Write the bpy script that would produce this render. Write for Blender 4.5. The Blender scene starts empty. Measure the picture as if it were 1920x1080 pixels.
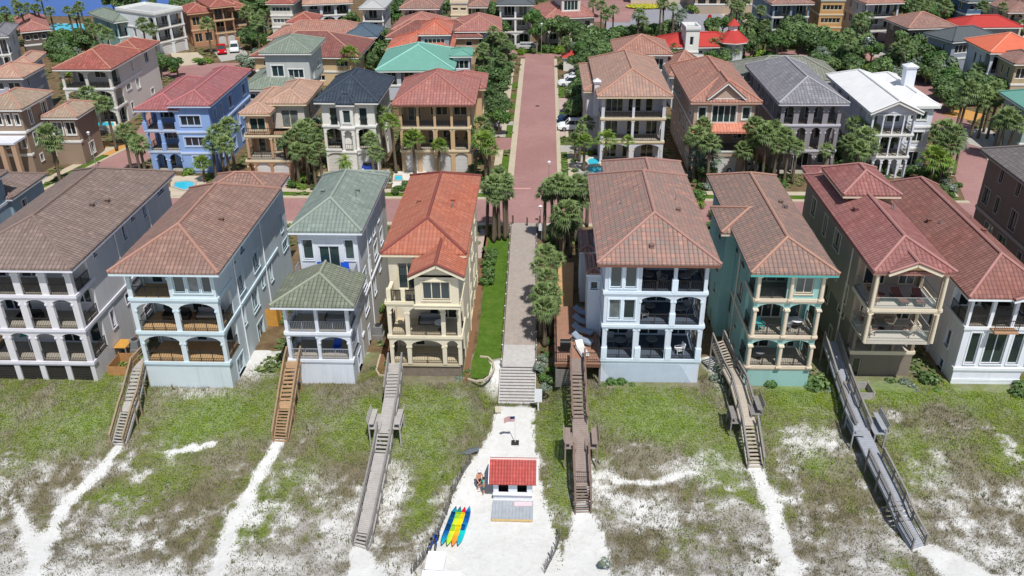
import bpy, math, random
from mathutils import Vector, noise, Matrix
R=math.radians; sin=math.sin; cos=math.cos; PI=math.pi
S=bpy.context.scene; COL=S.collection
# ---------------- camera, sky, sun, exposure
ZC=45.0; FPX=1640.0
def _basis(p=R(27.93),y=R(2.266),r=R(-.431)):
    f=Vector((-sin(y)*cos(p),cos(y)*cos(p),-sin(p))); rt=Vector((cos(y),sin(y),0)); up=rt.cross(f)
    return rt*cos(r)+up*sin(r), up*cos(r)-rt*sin(r), f
RT,UP,FW=_basis()
cd=bpy.data.cameras.new('camera'); cam=bpy.data.objects.new('camera',cd); COL.objects.link(cam)
cd.sensor_width=36; cd.lens=FPX*36/1920; cd.clip_start=1; cd.clip_end=3000
cam.matrix_world=Matrix(((RT.x,UP.x,-FW.x,0),(RT.y,UP.y,-FW.y,0),(RT.z,UP.z,-FW.z,ZC),(0,0,0,1)))
S.camera=cam
S.view_settings.view_transform='Standard'; S.view_settings.look='None'; S.view_settings.gamma=1
S.view_settings.exposure=0.0
SUN=Vector((.20,-.52,1)).normalized()
W=bpy.data.worlds.new('World'); S.world=W; W.use_nodes=True
_n=W.node_tree.nodes; _bg=_n['Background']; _sky=_n.new('ShaderNodeTexSky')
_sky.sky_type='NISHITA'; _sky.sun_disc=False; _sky.sun_elevation=math.asin(SUN.z); _sky.sun_rotation=math.atan2(SUN.x,SUN.y)
_sky.altitude=0; W.node_tree.links.new(_sky.outputs[0],_bg.inputs[0]); _bg.inputs[1].default_value=.09
ld=bpy.data.lights.new('sun','SUN'); ld.energy=4.3; ld.angle=R(.53); ld.color=(1,.97,.925)
lo=bpy.data.objects.new('sun',ld); COL.objects.link(lo); lo.rotation_euler=SUN.to_track_quat('Z','Y').to_euler(); lo.location=(0,0,150)
# ---------------- measuring helpers: where a point of the photograph lies in the place
def ray(px,py): return FW+RT*((px-960)/FPX)-UP*((py-540)/FPX)
def at(px,py,z):
    d=ray(px,py); t=(z-ZC)/d.z; return Vector((d.x*t,d.y*t,z))
def aty(px,py,Y):
    d=ray(px,py); t=Y/d.y; return Vector((d.x*t,Y,ZC+d.z*t))
def topx(v):
    v=Vector(v)-Vector((0,0,ZC)); k=v.dot(FW); return 960+FPX*v.dot(RT)/k, 540-FPX*v.dot(UP)/k
def sm(a,b,x):
    t=max(0,min(1,(x-a)/(b-a))); return t*t*(3-2*t)
def fbm(x,y,s,o=4,seed=0):
    v=0;a=1;q=0
    for i in range(o):
        v+=a*noise.noise(Vector((x*s+seed*17.3,y*s-seed*9.1,seed*3.7))); q+=a; a*=.55; s*=2.05
    return v/q
def terrain(x,y):
    base=3*sm(45.5,61.5,y)
    lane=(1-sm(2.6,4.2,abs(x+2.1-(0 if y<60 else 0))))
    low=1.45*sm(46,61,y)+1.55*sm(61.2,64.3,y)
    z=base*(1-lane)+(low-.35*sm(60.8,61.6,y)*sm(65,64.2,y))*lane
    if y<61.8: z+=(1-lane*.85)*sm(63,58,y)*sm(30,46,y)*(.42*fbm(x,y,.16,3,1)+.16*fbm(x,y,.6,3,2))
    return z
def hit(px,py,off=0):
    z=1.0
    for i in range(25):
        p=at(px,py,z); z=z*.5+.5*(terrain(p.x,p.y)+off)
    return at(px,py,z)
# ---------------- object tagging
def tag(o,label=None,cat=None,group=None,kind=None):
    if label:o['label']=label
    if cat:o['category']=cat
    if group:o['group']=group
    if kind:o['kind']=kind
    return o
def thing(name,label,cat,loc=(0,0,0),rz=0,group=None):
    o=bpy.data.objects.new(name,None); COL.objects.link(o); o.location=loc; o.rotation_euler=(0,0,rz); o.empty_display_size=.3
    return tag(o,label,cat,group)
def link(name,me,parent=None,loc=None,rz=0,sc=None):
    o=bpy.data.objects.new(name,me); COL.objects.link(o); o.parent=parent
    if loc is not None:o.location=loc
    if rz:o.rotation_euler=(0,0,rz)
    if sc is not None:o.scale=(sc,sc,sc) if not hasattr(sc,'__len__') else sc
    return o
class MB:
    def __init__(s): s.v=[];s.f=[];s.m=[]
    def poly(s,pts,m=0):
        n=len(s.v); s.v+= [tuple(p) for p in pts]; s.f.append(tuple(range(n,n+len(pts)))); s.m.append(m)
    def hexa(s,c,m=0):
        n=len(s.v); s.v+=[tuple(p) for p in c]
        for q in ((0,3,2,1),(4,5,6,7),(0,1,5,4),(1,2,6,5),(2,3,7,6),(3,0,4,7)): s.f.append(tuple(n+i for i in q)); s.m.append(m)
        return s
    def box(s,x0,x1,y0,y1,z0,z1,m=0):
        return s.hexa([(x0,y0,z0),(x1,y0,z0),(x1,y1,z0),(x0,y1,z0),(x0,y0,z1),(x1,y0,z1),(x1,y1,z1),(x0,y1,z1)],m)
    def lbox(s,F,u0,u1,o0,o1,z0,z1,m=0):   # box in a wall's own frame: along, inward, up
        return s.hexa([F(u0,o0,z0),F(u1,o0,z0),F(u1,o1,z0),F(u0,o1,z0),F(u0,o0,z1),F(u1,o0,z1),F(u1,o1,z1),F(u0,o1,z1)],m)
    def beam(s,p,q,w,h,m=0,up=(0,0,1)):
        p=Vector(p);q=Vector(q);d=(q-p).normalized(); a=d.cross(Vector(up))
        if a.length<1e-3:a=Vector((1,0,0))
        a=a.normalized()*w/2; b=a.cross(d).normalized()*h/2
        return s.hexa([p-a-b,p+a-b,q+a-b,q-a-b,p-a+b,p+a+b,q+a+b,q-a+b],m)
    def cyl(s,p,q,r0,r1=None,n=8,m=0,cap=True):
        r1=r0 if r1 is None else r1; p=Vector(p);q=Vector(q);d=(q-p).normalized()
        a=d.orthogonal().normalized();b=d.cross(a);k=len(s.v)
        for c,r in((p,r0),(q,r1)):
            for i in range(n): t=2*PI*i/n; s.v.append(tuple(c+a*r*cos(t)+b*r*sin(t)))
        for i in range(n): j=(i+1)%n; s.f.append((k+i,k+j,k+n+j,k+n+i)); s.m.append(m)
        if cap: s.f.append(tuple(k+i for i in range(n))[::-1]); s.m.append(m); s.f.append(tuple(k+n+i for i in range(n))); s.m.append(m)
        return s
    def loft(s,rings,m=0,cap=True,closed=True):
        k=len(s.v);n=len(rings[0])
        for r in rings: s.v+=[tuple(p) for p in r]
        for j in range(len(rings)-1):
            for i in range(n if closed else n-1):
                a=k+j*n+i;b=k+j*n+(i+1)%n; s.f.append((a,b,b+n,a+n)); s.m.append(m)
        if cap:
            s.f.append(tuple(k+i for i in range(n))[::-1]); s.m.append(m)
            s.f.append(tuple(k+(len(rings)-1)*n+i for i in range(n))); s.m.append(m)
        return s
    def mesh(s,name,mats,uv=True,smooth=False):
        me=bpy.data.meshes.new(name); me.from_pydata(s.v,[],s.f)
        for m in (mats if isinstance(mats,(list,tuple)) else [mats]): me.materials.append(m)
        if any(s.m): me.polygons.foreach_set('material_index',s.m)
        if uv:
            U=me.uv_layers.new(name='UVMap').data
            for p in me.polygons:
                n=p.normal
                if abs(n.z)>.98: u=Vector((1,0,0)); v=Vector((0,1,0))
                else: u=Vector((-n.y,n.x,0)).normalized(); v=n.cross(u)
                for li in p.loop_indices:
                    c=me.vertices[me.loops[li].vertex_index].co; U[li].uv=(c.dot(u),c.dot(v))
        if smooth: me.polygons.foreach_set('use_smooth',[True]*len(me.polygons))
        me.update(); return me
    def build(s,name,mats,parent=None,loc=None,uv=True,smooth=False,rz=0):
        if not s.v: return None
        return link(name,s.mesh(name,mats,uv,smooth),parent,loc,rz)
# ---------------- materials
def lin(c): return c/12.92 if c<=.04045 else ((c+.055)/1.055)**2.4
def C(r,g,b,k=1.0): return tuple(min(.95,lin(x/255)*k) for x in (r,g,b))+(1,)
class NT:
    def __init__(s,name):
        s.mat=bpy.data.materials.new(name); s.mat.use_nodes=True; s.t=s.mat.node_tree; s.b=s.t.nodes['Principled BSDF']
    def n(s,ty,**k):
        x=s.t.nodes.new('ShaderNode'+ty)
        for a,b in k.items():
            if a.startswith('i'):
                key=a[1:]; key=int(key) if key.isdigit() else key
                x.inputs[key].default_value=b
            else: setattr(x,a,b)
        return x
    def l(s,a,b): s.t.links.new(a,b)
    def math(s,op,a,b=None):
        x=s.n('Math',operation=op)
        for i,v in enumerate((a,b)):
            if v is None: continue
            if isinstance(v,(int,float)): x.inputs[i].default_value=v
            else: s.l(v,x.inputs[i])
        return x.outputs[0]
    def mix(s,f,a,b,bt='MIX'):
        x=s.n('MixRGB',blend_type=bt)
        for i,v in enumerate((f,a,b)):
            if isinstance(v,(int,float)): x.inputs[i].default_value=v
            elif isinstance(v,tuple): x.inputs[i].default_value=v
            else: s.l(v,x.inputs[i])
        return x.outputs[0]
    def noise(s,scale,detail=3,co=None,rough=.6,out=0):
        x=s.n('TexNoise'); x.inputs['Scale'].default_value=scale; x.inputs['Detail'].default_value=detail; x.inputs['Roughness'].default_value=rough
        if co is not None: s.l(co,x.inputs['Vector'])
        return x.outputs[out]
    def ramp(s,f,stops):
        x=s.n('ValToRGB'); e=x.color_ramp.elements
        while len(e)<len(stops): e.new(.5)
        for i,(p,c) in enumerate(stops): e[i].position=p; e[i].color=c if isinstance(c,tuple) else (c,c,c,1)
        s.l(f,x.inputs[0]); return x.outputs[0]
    def co(s,w='Object'): return s.n('TexCoord').outputs[w]
    def wpos(s): return s.n('NewGeometry').outputs['Position']
    def bump(s,h,st=.4,d=.05):
        x=s.n('Bump'); x.inputs['Strength'].default_value=st; x.inputs['Distance'].default_value=d; s.l(h,x.inputs['Height']); s.l(x.outputs[0],s.b.inputs['Normal'])
    def done(s,col=None,rough=.8,spec=.3,metal=0):
        if col is not None:
            if isinstance(col,tuple): s.b.inputs['Base Color'].default_value=col
            else: s.l(col,s.b.inputs['Base Color'])
        if isinstance(rough,(int,float)): s.b.inputs['Roughness'].default_value=rough
        else: s.l(rough,s.b.inputs['Roughness'])
        s.b.inputs['Specular IOR Level'].default_value=spec; s.b.inputs['Metallic'].default_value=metal
        return s.mat
_mc={}
def memo(f):
    def g(*a,**k):
        key=(f.__name__,a,tuple(sorted(k.items())))
        if key not in _mc:_mc[key]=f(*a,**k)
        return _mc[key]
    return g
def mul(c,k): return tuple(min(.95,x*k) for x in c[:3])+(1,)
def dsat(c,s,k):
    g=.3*c[0]+.59*c[1]+.11*c[2]; return tuple(min(.95,(g+(x-g)*s)*k) for x in c[:3])+(1,)
@memo
def stucco(c):
    c=dsat(c,.88,1.0)
    t=NT('stucco'); p=t.wpos(); n1=t.noise(.35,4,p); n2=t.noise(9,3,p)
    m=t.n('Mapping'); m.inputs['Scale'].default_value=(1.6,1.6,.12); t.l(p,m.inputs[0]); st=t.noise(1.1,4,m.outputs[0],.7)
    a=t.mix(n1,mul(c,.86),mul(c,1.08)); a=t.mix(t.ramp(st,[(.5,0.0),(.75,.42)]),a,mul(c,.62)); a=t.mix(.12,a,t.ramp(n2,[(.3,mul(c,.7)),(.7,mul(c,1.15))]))
    t.bump(n2,.25,.02); return t.done(a,.88,.2)
@memo
def paint(c,rough=.5):
    t=NT('paint'); n=t.noise(1.2,4,t.wpos()); return t.done(t.mix(n,mul(c,.85),mul(c,1.1)),rough,.35)
@memo
def tiles(c1,c2,c3,cell=.33,row=.42,gap_dark=.5,bar=1.0):
    c1,c2,c3=[dsat(c,.76,.97) for c in (c1,c2,c3)]
    t=NT('roof_tile'); uv=t.co('UV'); s=t.n('SeparateXYZ'); t.l(uv,s.inputs[0])
    u=t.math('DIVIDE',s.outputs[0],cell); v=t.math('DIVIDE',s.outputs[1],row)
    fu=t.math('FLOOR',u); fv=t.math('FLOOR',v); cb=t.n('CombineXYZ'); t.l(fu,cb.inputs[0]); t.l(fv,cb.inputs[1])
    wn=t.n('TexWhiteNoise',noise_dimensions='2D'); t.l(cb.outputs[0],wn.inputs['Vector'])
    col=t.ramp(wn.outputs['Value'],[(0,c1),(.45,c2),(.7,c1),(1,c3)])
    big=t.noise(.22,5,t.wpos(),.65); col=t.mix(t.ramp(big,[(.35,0),(.66,.6)]),col,mul(dsat(c3,.7,1.0),.8))
    m=t.n('Mapping'); m.inputs['Scale'].default_value=(1.6,.16,1); t.l(uv,m.inputs[0]); stn=t.noise(1.2,4,m.outputs[0],.7)
    col=t.mix(t.ramp(stn,[(.46,0),(.76,.5)]),col,mul(c2,.5))
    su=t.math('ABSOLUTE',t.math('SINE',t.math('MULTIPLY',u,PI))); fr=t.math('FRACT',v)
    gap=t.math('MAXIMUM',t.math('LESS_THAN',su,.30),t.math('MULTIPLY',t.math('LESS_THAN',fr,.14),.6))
    col=t.mix(t.math('MULTIPLY',gap,gap_dark),col,mul(c2,.33))  # darkens the grooves and row joints between the tiles
    h=t.math('ADD',t.math('MULTIPLY',su,bar),t.math('MULTIPLY',t.math('SUBTRACT',1.0,fr),.4)); t.bump(h,.9,.06)
    return t.done(col,.82,.25)
@memo
def flatroof(c):
    c=dsat(c,.85,.85); t=NT('roofing'); n=t.noise(.8,4,t.wpos()); return t.done(t.mix(n,mul(c,.82),mul(c,1.08)),.8,.2)
def _glass():
    t=NT('window_glass'); oi=t.n('ObjectInfo').outputs['Random']
    c=t.ramp(oi,[(0,(.012,.02,.028,1)),(.35,(.02,.05,.05,1)),(.6,(.012,.016,.022,1)),(.8,(.05,.085,.085,1)),(.95,(.2,.22,.22,1))])
    uv=t.wpos(); c=t.mix(t.ramp(t.noise(.9,2,uv),[(.45,0),(.6,.5)]),c,(.03,.04,.045,1))
    return t.done(c,.07,.8)
GLASS=_glass()
def _clear():
    t=NT('clear_glass'); t.b.inputs['Alpha'].default_value=.08; return t.done((.4,.55,.53,1),.2,.1)
CLEAR=_clear()
@memo
def wood(c,w=.14,along='x'):
    c=mul(c,1.12); t=NT('weathered_wood'); uv=t.wpos(); n=t.noise(2.4,4,uv); m=t.n('Mapping'); m.inputs['Scale'].default_value=(1,6,1) if along=='x' else (6,1,1); t.l(uv,m.inputs[0])
    g=t.noise(3,4,m.outputs[0]); a=t.mix(n,mul(c,.72),mul(c,1.2)); a=t.mix(t.ramp(g,[(.5,0),(.8,.5)]),a,mul(c,.5)); t.bump(g,.3,.02)
    return t.done(a,.85,.2)
@memo
def pavers(c1,c2,c3,sc=3.2):
    c1,c2,c3=[dsat(c,.60,.98) for c in (c1,c2,c3)]; t=NT('brick_pavers'); uv=t.wpos(); b=t.n('TexBrick'); t.l(uv,b.inputs['Vector']); b.inputs['Scale'].default_value=sc
    b.inputs['Color1'].default_value=c1; b.inputs['Color2'].default_value=c2; b.inputs['Mortar'].default_value=mul(c3,.8); b.inputs['Mortar Size'].default_value=.02
    big=t.noise(.12,6,uv,.62); sp=t.noise(1.7,5,uv,.7); a=t.mix(t.ramp(big,[(.38,0),(.68,.75)]),b.outputs[0],c3); a=t.mix(t.ramp(sp,[(.45,0),(.75,.4)]),a,mul(c1,.6))
    m=t.n('Mapping'); m.inputs['Scale'].default_value=(1.2,.06,1); t.l(uv,m.inputs[0]); tr=t.noise(1.4,4,m.outputs[0]); a=t.mix(t.ramp(tr,[(.45,0),(.8,.4)]),a,mul(c3,.72))
    return t.done(a,.85,.2)
@memo
def concrete(c):
    c=mul(c,.84); t=NT('concrete'); uv=t.wpos(); n=t.noise(.5,5,uv,.7); n2=t.noise(6,3,uv); a=t.mix(n,mul(c,.75),mul(c,1.15)); a=t.mix(.15,a,t.ramp(n2,[(.3,mul(c,.6)),(.7,mul(c,1.2))])); return t.done(a,.9,.2)
@memo
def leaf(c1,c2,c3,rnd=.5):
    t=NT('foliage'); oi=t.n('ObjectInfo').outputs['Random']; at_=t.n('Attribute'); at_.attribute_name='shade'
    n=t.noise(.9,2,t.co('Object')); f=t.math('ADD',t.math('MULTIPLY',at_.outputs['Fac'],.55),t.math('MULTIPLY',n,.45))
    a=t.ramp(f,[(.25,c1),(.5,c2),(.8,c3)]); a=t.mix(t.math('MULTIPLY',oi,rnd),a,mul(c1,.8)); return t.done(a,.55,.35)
BARK=concrete(C(120,108,92)); BARK2=concrete(C(150,138,120))
FROND=leaf((.085,.13,.045,1),(.155,.23,.07,1),(.30,.38,.15,1)); FROND2=leaf((.07,.13,.02,1),(.13,.22,.03,1),(.26,.36,.06,1),.3)
SILVER=leaf((.10,.14,.10,1),(.16,.21,.15,1),(.26,.32,.24,1),.3)
OAK=leaf((.05,.09,.03,1),(.09,.16,.045,1),(.18,.27,.09,1)); SHRUB=leaf((.035,.08,.018,1),(.07,.15,.03,1),(.14,.25,.05,1)); LIME=leaf((.08,.15,.015,1),(.16,.28,.03,1),(.27,.4,.05,1))
DEAD=leaf((.16,.12,.07,1),(.25,.19,.11,1),(.33,.26,.16,1))
WHITE=paint(C(232,234,238)); DARKM=paint(C(52,50,48)); BLACK=paint(C(22,22,24)); GREYM=paint(C(130,132,135)); TEALF=paint(C(70,150,150)); BLUEF=paint(C(20,80,190)); BROWNF=paint(C(120,80,75))
CREAMF=paint(C(222,212,190)); REDF=paint(C(200,20,30)); PINKF=paint(C(235,200,205)); GOLDW=paint(C(200,140,45))
# ---------------- buildings
class Fr:
    def __init__(s,a,d,z0): s.a=a; s.d=d; s.n=(d[1],-d[0]); s.z=z0
    def __call__(s,u,o,z): return (s.a[0]+s.d[0]*u-s.n[0]*o, s.a[1]+s.d[1]*u-s.n[1]*o, s.z+z)
def arch(u0,u1,top,rise,n=10):
    w=(u1-u0)/2; c=(u0+u1)/2
    return [(c-w*cos(PI*i/n), top-rise+rise*sin(PI*i/n)) for i in range(n+1)]
def wall(mb,F,L,h,t,ops,m=0,zb=0):
    def cell(ua,ub,za,zb_,zc=None,zd=None):
        zc=zb_ if zc is None else zc; zd=za if zd is None else zd
        mb.poly([F(ua,0,za),F(ub,0,zd),F(ub,0,zc),F(ua,0,zb_)],m); mb.poly([F(ua,t,za),F(ua,t,zb_),F(ub,t,zc),F(ub,t,zd)],m)
    ops=sorted(ops); u=0
    for (a,b,h0,h1,rise) in ops:
        if a>u+1e-4: cell(u,a,zb,h)
        if h0>zb+.01:
            cell(a,b,zb,h0); mb.poly([F(a,0,h0),F(b,0,h0),F(b,t,h0),F(a,t,h0)],m)
        if rise>.02: pts=arch(a,b,h1,rise)
        else: pts=[(a,h1),(b,h1)]
        for (p,z1),(q,z2) in zip(pts,pts[1:]):
            if q-p>1e-5: cell(p,q,z1,h,h,z2)
            mb.poly([F(p,0,z1),F(p,t,z1),F(q,t,z2),F(q,0,z2)],m)
        for k,x in enumerate((a,b)):
            q=[F(x,0,h0),F(x,0,h1-rise),F(x,t,h1-rise),F(x,t,h0)]; mb.poly(q if k else q[::-1],m)
        u=b
    if u<L-1e-4: cell(u,L,zb,h)
    for x in (0,L): mb.poly([F(x,0,zb),F(x,0,h),F(x,t,h),F(x,t,zb)],m)
def window(H,F,a,b,h0,h1,rise=0,o=.12,panes=None,fm=None,lod=0,gm=None,name='window'):
    fm=fm or H.trim; w=b-a; g=MB(); mb=MB(); bw=.07 if lod==0 else .09
    pts=[(a,h0),(b,h0)]+([(x,z) for x,z in arch(a,b,h1,rise)][::-1] if rise>.02 else [(b,h1),(a,h1)])
    g.poly([F(x,o+.05,z) for x,z in pts])
    top=h1-rise
    for x in (a,b-bw): mb.lbox(F,x,x+bw,o-.02,o+.1,h0,top)
    mb.lbox(F,a+bw,b-bw,o-.02,o+.1,h0,h0+bw); mb.lbox(F,a+bw,b-bw,o-.02,o+.1,top-bw,top)
    n=panes or max(1,round(w/.85))
    for i in range(1,n): c=a+w*i/n; mb.lbox(F,c-bw/2,c+bw/2,o-.01,o+.09,h0+bw,top-bw)
    if lod<2 and name!='door':
        mb.lbox(F,a-.1,b+.1,-.09,o-.021,h0-.09,h0+.0)          # sill
        if rise<=.02 and H.surround: mb.lbox(F,a-.12,b+.12,-.05,-.002,h1+.0,h1+.14); mb.lbox(F,a-.12,a,-.05,-.002,h0,h1); mb.lbox(F,b,b+.12,-.05,-.002,h0,h1)
    f=mb.build(name,fm,H.e,uv=False); g.build('pane',gm or GLASS,f,uv=False); return f
def railing(H,F,a,b,z,h=1.0,o=.12,lod=0,m=None,glass=False,parent=None):
    mb=MB(); m=m or H.railm
    if glass:
        g=MB(); g.lbox(F,a,b,o,o+.015,z+.06,z+h-.05); mb.lbox(F,a,b,o-.02,o+.04,z+h-.05,z+h); mb.lbox(F,a,b,o-.02,o+.04,z,z+.05)
        r=mb.build('railing',m,H.e,uv=False); g.build('glass_panel',CLEAR,r,uv=False); return
    t=.035
    mb.lbox(F,a,b,o-.01,o+.05,z+h-.05,z+h); mb.lbox(F,a,b,o,o+.04,z+.1,z+.14)
    st=.14 if lod==0 else .24; k=max(1,int((b-a)/st)); q=.011 if lod==0 else .016
    for i in range(1,k): c=a+(b-a)*i/k; mb.lbox(F,c-q,c+q,o+.01,o+.01+2*q,z+.14,z+h-.05)
    for c in (a,b): mb.lbox(F,c-.025,c+.025,o,o+.045,z+.05,z+h)
    if b-a>2:
        for i in range(1,int((b-a)/1.5)+1): c=a+(b-a)*i/(int((b-a)/1.5)+1); mb.lbox(F,c-.03,c+.03,o-.01,o+.05,z,z+h)
    return mb.build('railing',m,H.e,uv=False)
class House:
    def __init__(s,name,label,loc,rz,wallm,trim,railm=None,lod=0,side=None,seed=1,surround=True,cat='house'):
        s.e=thing(name,label,cat,loc,rz); s.loc=loc; s.w=wallm; s.trim=trim; s.railm=railm or DARKM; s.lod=lod
        s.side=side or ('R' if loc[0]<-2 else 'L'); s.rnd=random.Random(seed); s.surround=surround
    def block(s,x0,x1,y0,y1,z0,st,wallm=None,roof=None,front=True,band=True,back=False):
        wm=wallm or s.w; L=x1-x0; D=y1-y0; t=.28; z=z0; rnd=s.rnd; lod=s.lod; wb=MB(); tb=MB(); fl=MB(); inn=MB()
        for si,S_ in enumerate(st):
            h=S_['h']; d=S_.get('d',0); F=Fr((x0,y0),(1,0),z); ops=[]; wins=[]; rails=[]
            for op in S_.get('f',[]):
                k=op[0]; a=op[1]*L; b=op[2]*L; w=b-a; ex=op[3] if len(op)>3 else {}
                if k=='A': o=(a,b,ex.get('h0',0),h-.4,ex.get('r',min(.75,w*.22)))
                elif k=='C': o=(a,b,ex.get('h0',0),h-.4,w/2)
                elif k=='O': o=(a,b,ex.get('h0',0),h-ex.get('top',.35),0)
                elif k=='W': o=(a,b,ex.get('h0',.9),ex.get('h1',h-.75),0)
                elif k=='T': o=(a,b,.45,h-.5,0)
                elif k=='D': o=(a,b,.03,min(2.5,h-.5),0)
                elif k=='a': o=(a,b,.8,h-.5,w/2)
                elif k=='G': o=(a,b,.0,min(2.4,h-.5),0)
                elif k=='g': o=(a,b,.0,min(2.7,h-.35),.45)
                elif k=='V': o=(a,b,ex.get('h0',.1),h-.25,0)
                ops.append(o)
                if k in 'AOC':
                    if S_.get('rail',True) and not ex.get('norail'): rails.append((a,b))
                    if lod<2 and band and ex.get('cap',1):
                        zs=h-.4-o[4] if k!='O' else o[3]
                        for c in (a,b):
                            tb.lbox(Fr((x0,y0),(1,0),z),c-.14 if c==a else c-.06,c+.06 if c==a else c+.14,-.05,t+.02,zs-.16,zs-.0)
                else: wins.append((k,o))
            wall(wb,F,L,h,t,ops)
            for k,(a,b,h0,h1,rise) in wins:
                if k in 'Gg':
                    g=MB(); g.lbox(F,a,b,.18,.22,h0+.01,h1-.01)
                    for i in range(1,5): g.lbox(F,a+.05,b-.05,.16,.179,h0+(h1-h0-rise)*i/5-.03,h0+(h1-h0-rise)*i/5)
                    g.build('garage_door',S_.get('gm',GARAGE),s.e,uv=False)
                elif k=='V':
                    g=MB(); g.lbox(F,a,b,.14,.18,h0+.01,h1-.01)
                    for i in range(1,7): g.lbox(F,a,b,.11,.139,h0+(h1-h0)*i/7-.02,h0+(h1-h0)*i/7+.02)
                    g.build('vent',DARKM,s.e,uv=False)
                else: window(s,F,a,b,h0,h1,rise,lod=lod,name='door' if k=='D' else 'window',panes=2 if k=='D' and b-a>1.2 else None)
            for a,b in rails: railing(s,F,a,b,.02,lod=lod,glass=S_.get('glass',False))
            # sides
            for sd in 'LR':
                FS=Fr((x0,y1-t),(0,-1),z) if sd=='L' else Fr((x1,y0+t),(0,1),z); LS=D-2*t; so=[]; sw=[]
                key='s'+sd; conv=(lambda p,q:(LS-q,LS-p)) if sd=='L' else (lambda p,q:(p,q))
                if d>1.2 and S_.get('open','LR').find(sd)>=0:
                    q=conv(.15,d-t-.35); kk=S_.get('skind','A'); so.append((q[0],q[1],0,h-.4,min(.6,(q[1]-q[0])*.2) if kk!='O' else 0)); 
                    if S_.get('rail',True): railing(s,FS,q[0],q[1],.02,lod=lod,glass=S_.get('glass',False))
                if key in S_:
                    for (p,q_,h0,h1,rise) in S_[key]: p,q_=conv(p,q_); so.append((p,q_,h0,h1,rise)); sw.append(so[-1])
                elif s.side==sd:
                    y=max(d,.6)+rnd.uniform(.5,1.5)
                    while y<LS-1.6:
                        w=rnd.choice([.7,.9,1.3,1.7]) ; lo_=rnd.choice([.5,.8,.8,1.5])
                        if rnd.random()<.8: p,q_=conv(y,min(y+w,LS-.3)); so.append((p,q_,lo_,min(2.45,h-.5),0)); sw.append(so[-1])
                        y+=w+rnd.uniform(1.2,3.0)
                wall(wb,FS,LS,h,t,so)
                for (p,q_,h0,h1,rise) in sw: window(s,FS,p,q_,h0,h1,rise,lod=max(lod,1))
            FB=Fr((x1,y1),(-1,0),z); bo=[]
            if back:
                for c in (.25,.6): bo.append((L*c,L*c+1.2,.8,2.3,0))
            wall(wb,FB,L,h,t,bo)
            for (p,q_,h0,h1,rise) in bo: window(s,FB,p,q_,h0,h1,rise,lod=2)
            # floor + inner wall behind a porch
            if d>0:
                fl=MB(); inn=MB(); fl.box(x0+t*.6,x1-t*.6,y0+.06,y0+d+.05,z-.22,z+.012); fl.build('porch_floor',s.__dict__.get('floorm',TERR),s.e)
                FI=Fr((x0+t,y0+d),(1,0),z); LI=L-2*t; io=[]; x=.5
                while x<LI-1.2:
                    w=rnd.choice([1.0,1.8,1.8,2.4]); w=min(w,LI-x-.3); dr=rnd.random()<.65
                    io.append((x,x+w,.05 if dr else .8,2.45,0)); x+=w+rnd.uniform(.5,1.3)
                wall(inn,FI,LI,h-.24,.12,io); inn.build('inner_wall',wm,s.e)
                for (p,q_,h0,h1,rise) in io: window(s,FI,p,q_,h0,h1,0,o=.03,lod=2,name='door' if h0<.1 else 'window')
            z+=h
            if band and si<len(st)-1 or (roof is None and band):
                pr=S_.get('band',.12); e=.001
                for (q0,q1,pp) in ((-.16,.10,pr),(-.30,-.161,pr*.5)):
                    tb.box(x0-pp,x1+pp,y0-pp,y0-e,z+q0,z+q1); ye=y1 if si==1 else min(y1,y0+max(d,.3)+.2); tb.box(x0-pp,x0-e,y0-e+.0005,ye,z+q0,z+q1); tb.box(x1+e,x1+pp,y0-e+.0005,ye,z+q0,z+q1)
        wb.build('wall',wm,s.e); tb.build('molding',s.trim,s.e,uv=False);
        if roof:
            s.roof(x0,x1,y0,y1,z,**roof)
        return z
    def roof(s,x0,x1,y0,y1,z,mat,cap=None,p=.48,ov=.75,ends=('hip','hip'),ridge=None,fascia=None,h0=0.0,gw=None,soffit=True):
        X0,X1,Y0,Y1=x0-ov,x1+ov,y0-ov,y1+ov; w=X1-X0; d=Y1-Y0; ridge=ridge or ('y' if w<=d else 'x'); z=z+.02
        if ends=='flat':
            mb=MB(); mb.box(x0-.15,x1+.15,y0-.15,y1+.15,z,z+.25); r=mb.build('roof',mat,s.e)
            pb=MB()
            for q in ((x0-.15,x1+.15,y0-.15,y0+.1),(x0-.15,x1+.15,y1-.1,y1+.15),(x0-.15,x0+.1,y0+.101,y1-.101),(x1-.1,x1+.15,y0+.101,y1-.101)): pb.box(*q,z+.251,z+.75)
            pb.build('parapet',s.trim,r); return r
        hw=(w if ridge=='y' else d)/2; H=hw*p; T=.16; mb=MB(); caps=[]
        def P(u,v,k): return (X0+u,Y0+v,z+T+k) if ridge=='y' else (X0+v,Y0+u,z+T+k)
        Lr=d if ridge=='y' else w; a=hw if ends[0]=='hip' else 0; b=Lr-(hw if ends[1]=='hip' else 0)
        if b<a: a=b=(a+b)/2
        W2=2*hw; A,B,Cc,D=P(0,0,0),P(W2,0,0),P(W2,Lr,0),P(0,Lr,0); E,G=P(hw,a,H),P(hw,b,H); dn=lambda q:(q[0],q[1],q[2]-T)
        fl=(ridge!='y')
        def pl(*q): mb.poly(q[::-1] if fl else q)
        pl(B,Cc,G,E); pl(D,A,E,G); 
        if a>0: pl(A,B,E)
        if b<Lr: pl(Cc,D,G)
        pl(dn(B),B,Cc,dn(Cc)); pl(dn(D),D,A,dn(A))
        if a>0: pl(dn(A),A,B,dn(B)) if False else mb.poly([dn(A),dn(B),B,A])
        if b<Lr: mb.poly([dn(Cc),dn(D),D,Cc])
        r=mb.build('roof',mat,s.e)
        cp=MB(); cr=.13 if s.lod<2 else .15
        def lift(q,k=.03): return (q[0],q[1],q[2]+k)
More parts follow.
